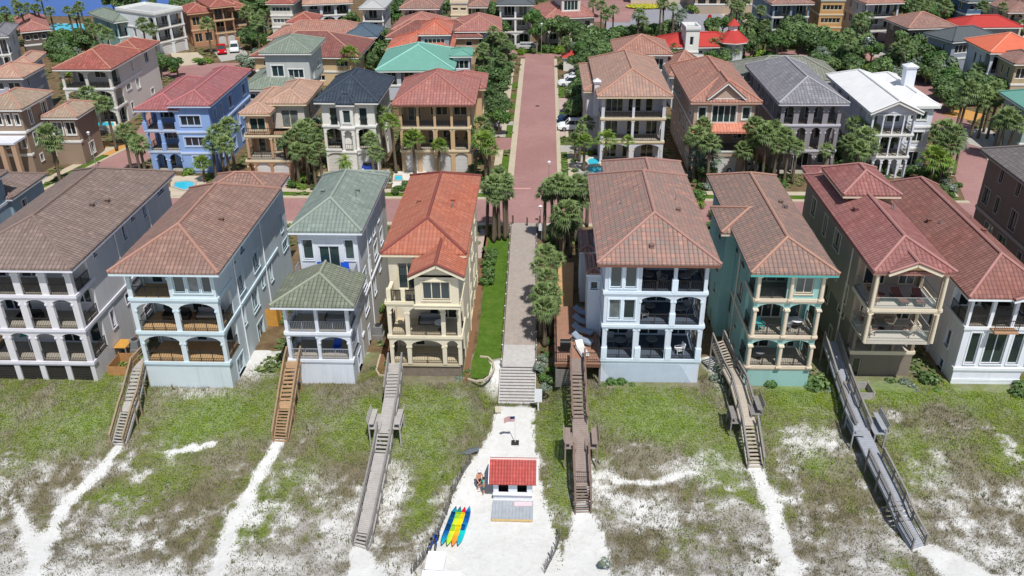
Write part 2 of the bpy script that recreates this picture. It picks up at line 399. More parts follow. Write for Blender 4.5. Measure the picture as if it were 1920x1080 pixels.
        if a>0:
            for q in (A,B): cp.cyl(lift(q),lift(E),cr,n=6)
        if b<Lr:
            for q in (Cc,D): cp.cyl(lift(q),lift(G),cr,n=6)
        if (Vector(E)-Vector(G)).length>.2: cp.cyl(lift(E),lift(G),cr,n=6)
        if a==0:
            for q in (A,B): cp.cyl(lift(q),lift(E),cr*.8,n=6)
        if cp.v: cp.build('ridge_cap',cap or mat,r,uv=False)
        # fascia, soffit and gable walls
        fb=MB(); i0=0 if a>0 else ov-.02; i1=0 if b<Lr else ov-.02; e=.02
        if ridge=='y': fb.box(X0+e,X1-e,Y0+i0+e,Y1-i1-e,z-.2,z-.003)
        else: fb.box(X0+i0+e,X1-i1-e,Y0+e,Y1-e,z-.2,z-.003)
        for end,v0,vin in ((a,0,ov-.0),(Lr-b,Lr,Lr-ov)):
            if end==0:
                sgn=1 if v0==0 else -1
                for q,k in ((A,0),(B,1)):
                    p1=P(0 if k==0 else W2,v0+sgn*.06,-T-.0); p2=P(hw,v0+sgn*.06,H-T-.0); fb.beam(Vector(p1)+Vector((0,0,-.1)),Vector(p2)+Vector((0,0,-.1)),.1,.24)
                g=MB(); u0=ov*.9; k0=u0*p-T
                tri=[P(u0,vin+sgn*.02,-T-.0),P(W2-u0,vin+sgn*.02,-T),P(W2-u0,vin+sgn*.02,k0-.02),P(hw,vin+sgn*.02,H-T-.03),P(u0,vin+sgn*.02,k0-.02)]
                tri2=[P(u0,vin+sgn*.27,-T-.0),P(W2-u0,vin+sgn*.27,-T),P(W2-u0,vin+sgn*.27,k0-.02),P(hw,vin+sgn*.27,H-T-.03),P(u0,vin+sgn*.27,k0-.02)]
                g.poly(tri); g.poly(tri2[::-1]); g.build('gable',gw or s.w,s.e)
        fb.build('fascia',fascia or s.trim,r,uv=False)
        return r
GARAGE=paint(C(205,203,200)); TERR=concrete(C(180,172,158))
def Sx(h=3.3,d=0,f=(),**k): return dict(h=h,d=d,f=list(f),**k)
def even(kind,n,m=.06,gap=.05,ex=None):
    w=(1-2*m-gap*(n-1))/n; return [(kind,m+i*(w+gap),m+i*(w+gap)+w)+((ex,) if ex else ()) for i in range(n)]
def placed(FL,FRt,Bk,ze,ov=.7):
    a=at(*FL,ze);b=at(*FRt,ze);c=at(*Bk,ze); u=(b-a).normalized(); v=Vector((-u.y,u.x,0)); ang=math.atan2(u.y,u.x)
    w=(b-a).length-2*ov; d=max(5,(c-a).dot(v)-2*ov); o=a+u*ov+v*ov
    return (o.x,o.y,3.0),ang,w,d
def chimney(H,x,y,z0,z1,w=.9):
    mb=MB(); mb.box(x-w/2,x+w/2,y-w/2,y+w/2,z0,z1); mb.box(x-w/2-.15,x+w/2+.15,y-w/2-.15,y+w/2+.15,z1+.002,z1+.18)
    k=w/2+.22; zz=z1+.182; ap=(x,y,zz+.45); q=[(x-k,y-k,zz),(x+k,y-k,zz),(x+k,y+k,zz),(x-k,y+k,zz)]
    for i in range(4): mb.poly([q[i],q[(i+1)%4],ap])
    mb.build('chimney',H.w,H.e)
# ---------------- plants
def leafmesh(mb,shades,name,mat):
    me=bpy.data.meshes.new(name); me.from_pydata(mb.v,[],mb.f); me.materials.append(mat)
    at_=me.attributes.new('shade','FLOAT','FACE'); at_.data.foreach_set('value',shades); me.update(); return me
def palm_crown(seed,n=30,R0=1.9,fan=True,mat=FROND,droop=1.0):
    r=random.Random(seed); mb=MB(); sh=[]
    for i in range(n):
        az=i*2.399+r.uniform(-.3,.3); el=R(84)-(i/n)**.9*R(118)*droop; base=Vector((0,0,.05*i/n))
        d=Vector((cos(az)*cos(el),sin(az)*cos(el),sin(el))); side=d.cross(Vector((0,0,1))).normalized() if abs(d.z)<.99 else Vector((1,0,0)); upv=side.cross(d)
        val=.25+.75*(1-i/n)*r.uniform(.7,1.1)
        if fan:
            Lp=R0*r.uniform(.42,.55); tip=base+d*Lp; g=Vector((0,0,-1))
            for k in range(11):
                a=(k-5)/5*R(82); bd=(d*cos(a)+side*sin(a)).normalized(); L=R0*r.uniform(.48,.62)*(1-.25*abs(k-5)/5); wv=(bd.cross(upv)).normalized()*.075
                m1=tip+bd*L*.55+upv*.02; m2=tip+bd*L+g*L*.38*r.uniform(.6,1.3)
                mb.poly([tip,m1-wv,m1+wv]); mb.poly([m1-wv,m2,m1+wv]); sh+=[val,val*.9]
            q=side*.025; mb.poly([base-q,base+q,tip+q,tip-q]); sh.append(.4)
        else:
            L=R0*r.uniform(.9,1.15); prev=base; pd=d.copy(); N=9
            for k in range(N):
                nx=prev+pd*L/N; pd=(pd+Vector((0,0,-.17-.02*k))).normalized(); sd=pd.cross(Vector((0,0,1))).normalized(); l=.55*sin(PI*(k+1.2)/(N+1.5))
                for s_ in (-1,1):
                    for j in (0,.5):
                        c=prev.lerp(nx,j); e=c+sd*s_*l+pd*.22+Vector((0,0,-.22*l)); mb.poly([c,c+pd*.13,e]); sh.append(val)
                q=sd*.03; mb.poly([prev-q,prev+q,nx+q,nx-q]); sh.append(.5); prev=nx
    return leafmesh(mb,sh,'palm_crown',mat)
def skirt(seed):
    r=random.Random(seed); mb=MB(); sh=[]
    for i in range(46):
        az=r.uniform(0,2*PI); z0=r.uniform(-.1,.15); L=r.uniform(.6,1.25); a=Vector((cos(az)*.14,sin(az)*.14,z0)); b=a+Vector((cos(az)*.42,sin(az)*.42,-L*.6)); c=b+Vector((cos(az)*.1,sin(az)*.1,-L*.5)); w=Vector((-sin(az),cos(az),0))*.14
        mb.poly([a,b-w,c,b+w]); sh.append(r.random())
    return leafmesh(mb,sh,'dead_fronds',DEAD)
def trunk_mesh(h,r=.17,lean=0,seed=0,boots=True):
    rr=random.Random(seed); rings=[]; n=8; m=9
    for j in range(m+1):
        t=j/m; c=Vector((lean*t*t,lean*.3*t,h*t)); q=r*(1.35-.5*t if t<.15 else 1.25-.3*t)*(1+.12*(j%2)); rings.append([tuple(c+Vector((cos(2*PI*i/n)*q,sin(2*PI*i/n)*q,0))) for i in range(n)])
    mb=MB(); mb.loft(rings); return mb.mesh('trunk',BARK if boots else BARK2,uv=False,smooth=True)
def blobcrown(seed,n,rad,hgt,mat,leafs=1800,ls=.3,flat=.8):
    r=random.Random(seed); mb=MB(); sh=[]; bl=[]
    for i in range(n):
        a=r.uniform(0,2*PI); q=rad*.62*math.sqrt(r.random()); bl.append((Vector((cos(a)*q,sin(a)*q,hgt*r.uniform(.25,.8))),rad*r.uniform(.3,.52),r.uniform(.2,1)))
    for i in range(leafs):
        c,R_,v=r.choice(bl); u=Vector((r.gauss(0,1),r.gauss(0,1),r.gauss(0,1)))
        if u.length<.01: continue
        u.normalize()
        if u.z<-.55: u.z*=-1
        p=c+Vector((u.x*R_,u.y*R_,u.z*R_*flat))*r.uniform(.72,1.08); nn=(u+Vector((r.uniform(-.7,.7),r.uniform(-.7,.7),r.uniform(-.3,.8)))).normalized()
        a=nn.orthogonal().normalized(); a=(Matrix.Rotation(r.uniform(0,6.28),3,nn)@a)*ls*r.uniform(.6,1.3); b=nn.cross(a)*.6
        mb.poly([p-a,p-b,p+a,p+b]); sh.append(max(0,min(1,.55*v+.45*r.random())))
    return leafmesh(mb,sh,'crown',mat)
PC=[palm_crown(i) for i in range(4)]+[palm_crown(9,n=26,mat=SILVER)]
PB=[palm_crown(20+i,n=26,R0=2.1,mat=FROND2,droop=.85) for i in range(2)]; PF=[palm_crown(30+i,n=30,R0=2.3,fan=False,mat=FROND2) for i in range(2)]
SK=[skirt(i) for i in range(2)]
TC=[blobcrown(i,9,2.6,3.6,OAK,2300,.26) for i in range(3)]; TS=[blobcrown(8,8,2.4,3.0,SILVER,1500,.24)]; TL=[blobcrown(6,8,2.4,3.2,SHRUB,2000,.24)]
BC=[blobcrown(10+i,6,1.0,1.0,SHRUB,620,.12) for i in range(2)]; BL=[blobcrown(14,6,1.0,1.0,LIME,620,.12)]; BO=[blobcrown(16,6,1.0,1.0,OAK,620,.12)]; BS=[blobcrown(17,6,1.0,1.0,SILVER,500,.12)]
PLANTS=[]; _tm={}
def tk(h,boots,seed):
    k=(round(h*2)/2,boots,seed%3)
    if k not in _tm:_tm[k]=trunk_mesh(k[0],.16 if boots else .13,lean=(k[2]-1)*.25*k[0]/6,seed=k[2],boots=boots)
    return _tm[k],k
_pr=random.Random(77)
def palm(px,py,h,kind='sabal',s=1.0,zg=3.0,grp=None,label=None,wp=None):
    r=_pr; h=round(h*2)/2
    if wp is None: p=at(px,py,zg+h)
    else: p=Vector((wp[0],wp[1],zg+h))
    tm,k=tk(h,kind!='feather',r.randrange(3)); lx=(k[2]-1)*.25*h/6
    rz=r.uniform(0,6.28); o=thing('palm_tree',label,'palm tree',(p.x-lx*cos(rz),p.y-lx*sin(rz),zg),rz,grp)
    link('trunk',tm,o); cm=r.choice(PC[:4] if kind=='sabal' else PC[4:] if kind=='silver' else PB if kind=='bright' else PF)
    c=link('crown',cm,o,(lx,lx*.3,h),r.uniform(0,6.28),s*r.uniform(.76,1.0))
    if kind in('sabal','silver') and r.random()<.5 and h>3.5: link('dead_fronds',r.choice(SK),c,(0,0,-.1),0)
    PLANTS.append((o,'bright green palm' if kind=='bright' else 'feathery palm' if kind=='feather' else 'silvery palm' if kind=='silver' else 'sabal palm',h,label)); return o
_tt={}
def tree(px,py,h,s=1.0,kind='oak',zg=3.0,wp=None,label=None):
    r=_pr; p=at(px,py,zg+h*.7) if wp is None else Vector((wp[0],wp[1],0))
    o=thing('leafy_tree',label,'tree',(p.x,p.y,zg),r.uniform(0,6.28)); k=round(h)
    if k not in _tt:
        mb=MB(); a=Vector((0,0,0)); b=Vector((.1,0,k*.45)); mb.cyl(a,b,.22,.15,8)
        for i in range(5):
            t=i*1.257; mb.cyl(b-Vector((0,0,.3)),(cos(t)*1.3,sin(t)*1.3,k*.72+.3*(i%2)),.1,.03,6)
        _tt[k]=mb.mesh('trunk',BARK2,uv=False)
    link('trunk',_tt[k],o); L={'oak':TC,'silver':TS,'leafy':TL}[kind]; z=h-3.4*s; link('crown',r.choice(L),o,(0,0,max(.2,z)),r.uniform(0,6.28),s)
    PLANTS.append((o,{'oak':'dark leafy tree','silver':'silvery grey tree','leafy':'mid green tree'}[kind],h,label)); return o
def shrub(px,py,s=1.0,kind='s',zg=3.0,wp=None,label=None,sz=1.0,name='shrub'):
    r=_pr; p=(at(px,py,zg+.5*s) if wp is None else Vector((wp[0],wp[1],0))); L={'s':BC,'l':BL,'o':BO,'g':BS}[kind]
    o=link(name,r.choice(L),None,(p.x,p.y,zg-.1),r.uniform(0,6.28),(s,s*r.uniform(.85,1.15),s*sz)); tag(o,label,'shrub')
    PLANTS.append((o,{'s':'green shrub','l':'lime green shrub','o':'dark green shrub','g':'silvery shrub'}[kind],s,label)); return o
# ---------------- the ground
def pip(x,y,P):
    c=False;n=len(P)
    for i in range(n):
        x1,y1=P[i][:2];x2,y2=P[i-1][:2]
        if (y1>y)!=(y2>y) and x<(x2-x1)*(y-y1)/(y2-y1)+x1:c=not c
    return c
def segd(x,y,P):
    b=1e9
    for (x1,y1,w1),(x2,y2,w2) in zip(P,P[1:]):
        dx,dy=x2-x1,y2-y1; t=max(0,min(1,((x-x1)*dx+(y-y1)*dy)/(dx*dx+dy*dy+1e-9))); b=min(b,math.hypot(x-x1-dx*t,y-y1-dy*t)-(w1+(w2-w1)*t))
    return b
def H2(*a): return [(hit(x,y).x,hit(x,y).y,w) for x,y,w in a]
PATHS=[H2((228,830,.22),(190,880,.3),(120,950,.42),(85,1020,.45),(50,1110,.6)),H2((522,828,.22),(485,890,.34),(440,970,.36),(395,1110,.45)),H2((20,935,.1),(50,990,.3),(75,1060,.3)),
 H2((1416,876,.4),(1440,930,.4),(1462,1000,.45),(1490,1110,.6)),H2((1092,955,.45),(1100,1010,1.2),(1095,1120,2.0)),H2((1725,1025,.4),(1790,1062,1.1),(1850,1110,2)),
 H2((1300,885,.02),(1220,905,.1),(1150,900,.1)),H2((400,833,.05),(330,848,.1),(290,850,.05)),H2((676,1032,.5),(690,1110,1.6))]
_hp=[(934,762),(918,810),(896,850),(870,880),(850,930),(826,990),(800,1035),(786,1120),(1040,1120),(1050,1060),(1046,1010),(1030,965),(1018,930),(1008,860),(1000,800),(1002,762)]
KIOSK=[(hit(*p).x,hit(*p).y) for p in _hp]
SANDB=[(490,650,2.6,6,1.1),(520,600,1.5,5,1),(700,600,.9,7,1),(1330,660,.8,6,1.2),(930,700,1.3,1.6,1.3),(360,735,4,1.0,.7),(470,700,2.5,1.2,1),(870,740,1.4,1.2,.5),(180,1000,2,1.2,.4),(500,1060,5,1.0,.7),(730,930,1.6,3,.6),(590,900,2.5,2,.45),
 (1290,880,2.6,1.3,.7),(1220,960,3.5,1.6,.55),(1530,830,2.6,1.8,.6),(1760,900,3,2.4,.45),(1640,1060,2,1,.5),(1880,1040,3,1.2,.7),(650,1000,1.3,2.4,.6),(60,880,3,1.2,.4),(1700,960,1,1.5,.4),(1745,790,1,1.3,.3),(870,600,.2,.2,0)]
SANDB=[(hit(a,b).x,hit(a,b).y,c,d,e) for a,b,c,d,e in SANDB]
LUSH=[(380,780,4.5,2.6,.9),(120,800,6,2.6,.55),(620,800,4,3,.5),(820,790,3.4,3.2,.6),(1230,780,5,3.2,1.0),(1050,860,1,5,.7),(1500,740,3,1.8,.8),(1650,730,3,1.6,.9),(1800,740,5,2,.6),(1540,870,2,1.5,.5),(790,950,1.3,4,.5),(450,1000,2,1,.4),(200,930,2,1,.4),(1750,830,3,1.5,.5)]
LUSH=[(hit(a,b).x,hit(a,b).y,c,d,e) for a,b,c,d,e in LUSH]
def cover(x,y):
    """share of green plants, dry scrub and dark soil at a spot of the dunes"""
    n1=fbm(x,y,.17,5,3); n2=fbm(x,y,.34,4,5); n3=fbm(x,y,.9,3,8)
    t=sm(44,56,y); n4=fbm(x*.6,y,1.7,3,11); n1*=1.35; g=.40+.40*t+.3*sm(55,59,y)+.72*n1+.75*n3+.5*n4; s=.74-.28*t+.7*n2+.8*n3+.6*n4; lush=-.08+.32*t+1.2*fbm(x,y,.16,3,14)+.5*n3
    for a,b,c,d,e in LUSH:
        q=((x-a)/c)**2+((y-b)/d)**2
        if q<4: g+=e*math.exp(-q)*.9; lush+=e*math.exp(-q)*1.1; s-=.4*e*math.exp(-q)
    clear=0
    for a,b,c,d,e in SANDB:
        q=((x-a)/c)**2+((y-b)/d)**2
        if q<4: clear=max(clear,e*math.exp(-q*.9)*(.8+.9*n3))
    w=.18*n3*2
    for P in PATHS: clear=max(clear,1-sm(-.05,.35,segd(x,y,P)+w))
    if pip(x+w*.5,y+w*.3,KIOSK): clear=1
    if y<44: clear=max(clear,.5*sm(44.5,42.5,y))
    k=max(0,1-clear); soil=0
    if x>36 and y<52: s+=.3
    if y>62: soil=.35*sm(62,64,y)
    return max(0,min(1,g))*k,max(0,min(1,s))*k,soil*k,clear,max(0,min(1,lush))
def axis(lo,a,b,st,hi,k=1.35):
    v=[];x=a
    while x<=b+1e-6:v.append(x);x+=st
    s=st*k; x=v[-1]
    while x<hi: x+=s; s*=k; v.append(min(x,hi))
    s=st*k; x=a; L=[]
    while x>lo: x-=s; s*=k; L.append(max(x,lo))
    return L[::-1]+v
def make_ground():
    xs=axis(-700,-56,50,.32,700); ys=axis(-260,39,66,.32,900); nx=len(xs); mb=MB(); cov=[]
    for y in ys:
        for x in xs:
            mb.v.append((x,y,terrain(x,y)))
            if 38<y<66.5 and -57<x<51: g,s,so,c,lu=cover(x,y); cov+=[g,s,so,lu]
            elif y<=38: cov+=[0,0,0,0]
            else: cov+=[.5,.2,.9,.2]
    for j in range(len(ys)-1):
        for i in range(nx-1): a=j*nx+i; mb.f.append((a,a+1,a+1+nx,a+nx)); mb.m.append(0)
    t=NT('ground'); p=t.wpos(); at_=t.n('Attribute'); at_.attribute_name='cover'; sp=t.n('SeparateColor'); t.l(at_.outputs['Color'],sp.inputs[0])
    f1=t.noise(2.6,6,p,.72); f2=t.noise(.9,6,p,.7); f3=t.noise(9,3,p)
    sand=t.mix(t.ramp(f2,[(.3,0.0),(.7,1.0)]),C(222,221,216,.82),C(236,236,234,.82)); sand=t.mix(t.ramp(f1,[(.5,0.0),(.72,.35)]),sand,C(190,186,178,.75))
    scr=t.ramp(f3,[(.3,C(108,102,90)),(.7,C(158,152,142))]); gr=t.mix(at_.outputs['Alpha'],t.ramp(f1,[(.3,C(82,76,52)),(.55,C(112,102,76)),(.75,C(136,124,104))]),t.ramp(f1,[(.3,C(62,84,14)),(.55,C(100,124,20)),(.75,C(132,146,44))])); soil=t.ramp(f2,[(.3,C(86,70,50)),(.7,C(130,112,86))])
    def thr(ch,nz,lo,wd): return t.ramp(t.math('ADD',t.math('MULTIPLY',ch,.72),t.math('MULTIPLY',nz,.55)),[(lo,0.0),(lo+wd,1.0)])
    a=t.mix(t.math('MULTIPLY',thr(sp.outputs[1],f1,.44,.34),.8),sand,scr); a=t.mix(t.math('MULTIPLY',thr(sp.outputs[0],f1,.50,.3),.85),a,gr); a=t.mix(thr(sp.outputs[2],f2,.5,.15),a,soil)
    t.bump(f1,.5,.12); t.done(a,.95,.1)
    me=mb.mesh('ground',t.mat,uv=False,smooth=True); ca=me.color_attributes.new('cover','FLOAT_COLOR','POINT'); ca.data.foreach_set('color',cov)
    tag(link('ground',me),kind='structure')
make_ground()
def clump_stuff():
    r=random.Random(5); sets={'dune_groundcover':(MB(),[],LIME2),'dune_grass':(MB(),[],OLIVE),'dry_scrub':(MB(),[],SCRUB)}
    def leaf_(mb,sh,x,y,z,n,sp,sz,hh,up):
        for k in range(n):
            a=r.uniform(0,6.283); q=sp*math.sqrt(r.random()); cx=x+cos(a)*q; cy=y+sin(a)*q; b=r.uniform(0,6.283); s_=sz*r.uniform(.6,1.5); h=hh*r.random()
            dx,dy=cos(b)*s_,sin(b)*s_
            if up: lx,ly=r.uniform(-.25,.25)*s_*2,r.uniform(-.25,.25)*s_*2; mb.poly([(cx-dx*.16,cy-dy*.16,z-.03),(cx+dx*.16,cy+dy*.16,z-.03),(cx+lx,cy+ly,z+s_*1.5+h*.5)])
            else:
                t=r.uniform(-.4,.4)*s_; mb.poly([(cx-dx,cy-dy,z+h-t),(cx+dy*.6,cy-dx*.6,z+h+t*.5),(cx+dx,cy+dy,z+h+t),(cx-dy*.6,cy+dx*.6,z+h-t*.3)])
            sh.append(r.random()*.6+.4*min(1,h/max(hh,.01)))
    for i in range(78000):
        x=r.uniform(-50,46); y=r.uniform(40.5,64); 
        if y>61.5 and ((abs(x+42.6)<4.8) or -33.4<x<-25.9 or -21<x<-15.7 or -13.1<x<-6.5 or -3.9<x<-.2 or 4.9<x<13.4 or 16.9<x<22.4 or 25.8<x<31.5 or 34.3<x<40.2): continue
        g,s,so,c,lu=cover(x,y); z=terrain(x,y); q=r.random()
        if q<g*1.05: 
            if lu>r.uniform(.0,.6): m=sets['dune_groundcover']; leaf_(m[0],m[1],x,y,z+.01,6,.32,.042,.13,False)
            else: m=sets['dune_grass']; leaf_(m[0],m[1],x,y,z,6,.3,.11,.06,True)
        elif r.random()<s*.85: m=sets['dry_scrub']; leaf_(m[0],m[1],x,y,z,6,.34,.045,.1,r.random()<.5)
        elif c<.5 and r.random()<.04: m=sets['dune_grass']; leaf_(m[0],m[1],x,y,z,8,.16,.2,.1,True)
    for nm,(mb,sh,mat) in sets.items():
        o=link(nm,leafmesh(mb,sh,nm,mat)); tag(o,{'dune_groundcover':'low bright green creeping plants matting the dunes','dune_grass':'olive dune grass tufts scattered over the white sand','dry_scrub':'grey brown dry scrub dotting the lower dunes'}[nm],'dune plants',kind='stuff')
LIME2=leaf((.07,.13,.004,1),(.15,.235,.006,1),(.32,.38,.025,1),0); OLIVE=leaf((.095,.095,.042,1),(.165,.165,.078,1),(.28,.265,.15,1),0); SCRUB=leaf((.12,.105,.085,1),(.2,.18,.155,1),(.32,.30,.27,1),0)
clump_stuff()
def sheet(name,pts,mat,z=3.02,kind='structure',label=None,cat=None,th=0):
    mb=MB(); mb.poly([(p[0],p[1],z+th) for p in pts])
    if th:
        n=len(pts)
        for i in range(n): a,b=pts[i],pts[(i+1)%n]; mb.poly([(a[0],a[1],z-.05),(b[0],b[1],z-.05),(b[0],b[1],z+th),(a[0],a[1],z+th)])
    o=mb.build(name,mat); 
    if o.data.polygons[0].normal.z<0: o.data.flip_normals()
    return tag(o,label,cat,kind=kind)
def rect(x0,x1,y0,y1): return [(x0,y0),(x1,y0),(x1,y1),(x0,y1)]
def pxp(pts,z=3.0): return [tuple(at(x,y,z))[:2] for x,y in pts]
BR=pavers(C(178,112,104),C(160,98,92),C(190,128,118)); BR2=pavers(C(196,160,140),C(180,140,125),C(205,175,155)); CON=concrete(C(205,192,168)); CON2=concrete(C(190,186,178)); ORG=concrete(C(214,160,92)); ASPH=concrete(C(158,158,164))
def _grass():
    t=NT('lawn'); p=t.wpos(); n=t.noise(1.1,6,p,.75); n2=t.noise(14,2,p); a=t.ramp(n,[(.3,C(64,98,28,.85)),(.5,C(86,122,38,.85)),(.75,C(122,138,66,.85))]); a=t.mix(.35,a,t.ramp(n2,[(.3,C(42,66,24,.8)),(.7,C(110,130,58,.8))])); t.bump(n2,.6,.05); return t.done(a,.9,.1)
LAWN=_grass(); MUL=concrete(C(140,104,76)); 
def _water(c,r=.06):
    t=NT('water'); n=t.noise(3,3,t.wpos()); t.bump(n,.25,.05); return t.done(t.mix(t.noise(.25,3,t.wpos()),mul(c,.85),mul(c,1.1)),r,.5)
POOL=_water(C(60,190,215)); BAY=_water(C(38,86,170),.25)
# streets
sheet('road',rect(-59,57,95.5,103),BR,3.02); sheet('road',rect(-4.05,1.8,103,180),BR,3.024); sheet('road',rect(-12,60,180,186),BR,3.02)
sheet('road',[(-66.5,95),(-58.5,95),(-56.5,118),(-58,140),(-57,163),(-60,163.5),(-66,164),(-66,140),(-61.8,122.7),(-65.9,105)],BR,3.012)
sheet('road',[(-84,163),(-58,163),(-52,168),(-52,176),(-60,174.5),(-84,173)],BR,3.016)
sheet('road',[(50.5,95),(57.5,95),(62,119),(66.2,131),(68.5,150),(73,176),(78,200),(70,200),(64.5,180),(61.5,150),(60.5,129.7),(55,112.5)],BR,3.012)
sheet('road',[(14,203),(90,203),(90,214),(60,215),(50,228),(46,240),(22,240),(20,222),(14,216)],ASPH,3.012); sheet('road',[(10,216),(20,215),(23,232),(40,245),(8,245)],BR,3.016)
sheet('road',[(44,218),(50,216),(54,232),(50,245),(42,245)],CON,3.02)
sheet('stop_line',rect(-3.9,-1.7,106.7,107.0),paint(C(214,164,152)),3.03)
for a,b in ((-4.9,-4.05),(1.8,2.4)): sheet('kerb',rect(a,b,103,178),CON,3.01,th=.1)
sheet('kerb',rect(-57,-4.9,102.9,103.6),CON,3.01,th=.1); sheet('kerb',rect(2.4,53,102.9,103.6),CON,3.01,th=.1)
sheet('kerb',rect(-57,-4.2,94.7,95.5),CON,3.01,th=.1); sheet('kerb',rect(0,52,94.7,95.5),CON,3.01,th=.1)
sheet('lawn',rect(-57,-5.9,103.62,105),LAWN,3.03); sheet('pavement',rect(-57,-6.9,105.02,106.3),CON,3.06); sheet('lawn',rect(3.3,52,103.62,105),LAWN,3.03); sheet('pavement',rect(4.4,52.5,105.02,106.3),CON,3.06)
for a,b in ((103.7,120),(128,134),(137.5,140.5),(143,146),(149,152),(156,160)):
    sheet('lawn',rect(-5.9,-4.92,a,b),LAWN,3.03)
for a,b in ((103.7,121),(124.5,128),(131,141),(150,160)): sheet('lawn',rect(2.42,3.3,a,b),LAWN,3.03)
sheet('pavement',rect(-6.95,-5.92,106.3,122),CON,3.07); sheet('pavement',rect(3.32,4.45,106.3,121),CON,3.07); sheet('pavement',rect(-9.5,-5.95,130,176),CON,3.035); sheet('pavement',rect(3.32,4.3,128,141),CON,3.07)
sheet('driveway',rect(-10.5,-4.92,122,127.6),BR,3.04); sheet('driveway',rect(2.42,9.5,121.2,124.3),CON2,3.04); sheet('driveway',rect(2.42,8,128.2,130.8),BR2,3.045); sheet('driveway',rect(2.42,8,141.3,149.5),BR2,3.045)
sheet('pavement',rect(-12,-4.95,128,136),CON2,3.026)
# left street's lawn strips and pavement
sheet('lawn',[(-67.7,100),(-66.6,100),(-66.0,105),(-62,122.5),(-63.1,122.8),(-67.1,105)],LAWN,3.03)
sheet('pavement',[(-69,100),(-67.75,100),(-67.15,105),(-63.2,122.8),(-64.6,123),(-68.5,105)],CON,3.05)
sheet('kerb',[(-66.55,100),(-65.9,105),(-61.8,122.7),(-61.3,122.6),(-65.4,105),(-66.1,100)],CON,3.012,th=.08)
sheet('driveway',pxp([(145,268),(152,262),(232,270),(240,276),(205,292),(150,285)]),ORG,3.04)
sheet('kerb',[(57.5,95.6),(58.1,95.6),(62.6,119),(66.8,131),(66.2,131),(62,119)],CON,3.012,th=.08); sheet('kerb',[(54.5,112.5),(55,112.5),(60.5,129.7),(60,129.7)],CON,3.012,th=.08)
sheet('lawn',[(58.2,95.7),(59.6,95.7),(64,119),(68,131),(66.9,131),(62.7,119)],LAWN,3.03); sheet('pavement',[(59.65,95.7),(60.8,95.7),(65.2,119),(69,131),(68.1,131),(64.1,119)],CON,3.04)
sheet('driveway',pxp([(1805,245),(1850,240),(1885,262),(1850,280),(1815,270)]),CON2,3.04); sheet('driveway',pxp([(1765,215),(1800,203),(1845,215),(1830,228)]),ORG,3.04)
sheet('driveway',pxp([(1625,85),(1658,85),(1668,105),(1640,108)]),CON2,3.04); sheet('driveway',pxp([(320,100),(370,98),(395,118),(330,125)]),CON,3.035); sheet('driveway',pxp([(398,92),(455,88),(470,108),(415,116)]),CON2,3.035)
for q in ([(455,330),(545,328),(540,352),(520,360),(440,350)],): sheet('driveway',pxp(q),BR2,3.04)
sheet('driveway',pxp([(600,322),(690,322),(640,372),(575,374)]),concrete(C(175,165,130)),3.04); sheet('driveway',pxp([(690,322),(730,318),(735,345),(700,345)]),CON2,3.043)
sheet('patio',pxp([(738,322),(800,318),(800,345),(735,352)]),concrete(C(235,230,220)),3.04)
sheet('patio',pxp([(320,330),(390,330),(380,372),(320,372)]),concrete(C(215,200,180)),3.04); sheet('patio',pxp([(1075,292),(1150,290),(1145,345),(1073,350)]),CON2,3.03)
sheet('pavement',rect(56,90,201,203),CON,3.03)
mb=MB(); mb.cyl((0,0,0),(0,0,.012),.36,.36,16); q=at(1008,199,3); tag(mb.build('manhole_cover',DARKM,None,(q.x,q.y,3.025),uv=False),'dark round manhole cover in the middle of the brick street','manhole cover')
sheet('patio',pxp([(1047,492),(1076,492),(1074,575),(1043,575)],3.4),concrete(C(214,170,122)),3.4,th=.0)
# lots behind the first street: paved and mulched ground between the houses
sheet('lawn',pxp([(960,92),(1075,92),(1075,100),(975,101)]),LAWN,3.03); sheet('lawn',pxp([(965,84),(1130,80),(1130,90),(965,92)]),LAWN,3.026)
sheet('lawn',[(-6.2,64.6),(-5.9,68.6),(-6.1,84),(-6.3,92.6),(-3.85,92.6),(-3.55,66)],LAWN,3.03)
sheet('lawn',[(-6.1,62.6),(-5.2,62.4),(-4.55,63.2),(-4.4,64.6),(-4.9,65.5),(-6.2,65.4)],LAWN,3.035)
kb=MB()
for a,b in zip([(-6.3,62.3),(-5.6,62.0),(-4.9,62.2),(-4.4,62.9),(-4.15,64),(-4.3,65),(-4.8,65.8)],[(-5.6,62.0),(-4.9,62.2),(-4.4,62.9),(-4.15,64),(-4.3,65),(-4.8,65.8),(-5.5,65.9)]): kb.beam((a[0],a[1],3.07),(b[0],b[1],3.07),.16,.16)
tag(kb.build('edging',CON),'curved cream stone edging round the end of the lawn','lawn edging')
sheet('path',rect(-9,-6.5,86,94),BR2,3.02)
kb=MB(); pts=[(-13.3,62.6),(-14.0,62.7),(-14.4,63.5),(-14.45,66)]
for a,b in zip(pts,pts[1:]): kb.beam((a[0],a[1],3.05),(b[0],b[1],3.05),.14,.16)
tag(kb.build('edging',CON),'curved stone edging round the brown mulch left of the cream house','bed edging')
sheet('mulch_bed',[(-14.4,62.8),(-13,62.7),(-13,84),(-14.4,84)],MUL,3.02)
sheet('mulch_bed',[(-6.75,62.0),(-6.25,62.0),(-6.3,92),(-6.75,92)],MUL,3.02)
sheet('water',[(-400,236),(-150,226),(-118,222),(-95,228),(-85,240),(-70,300),(-90,800),(-700,800)],BAY,3.05)
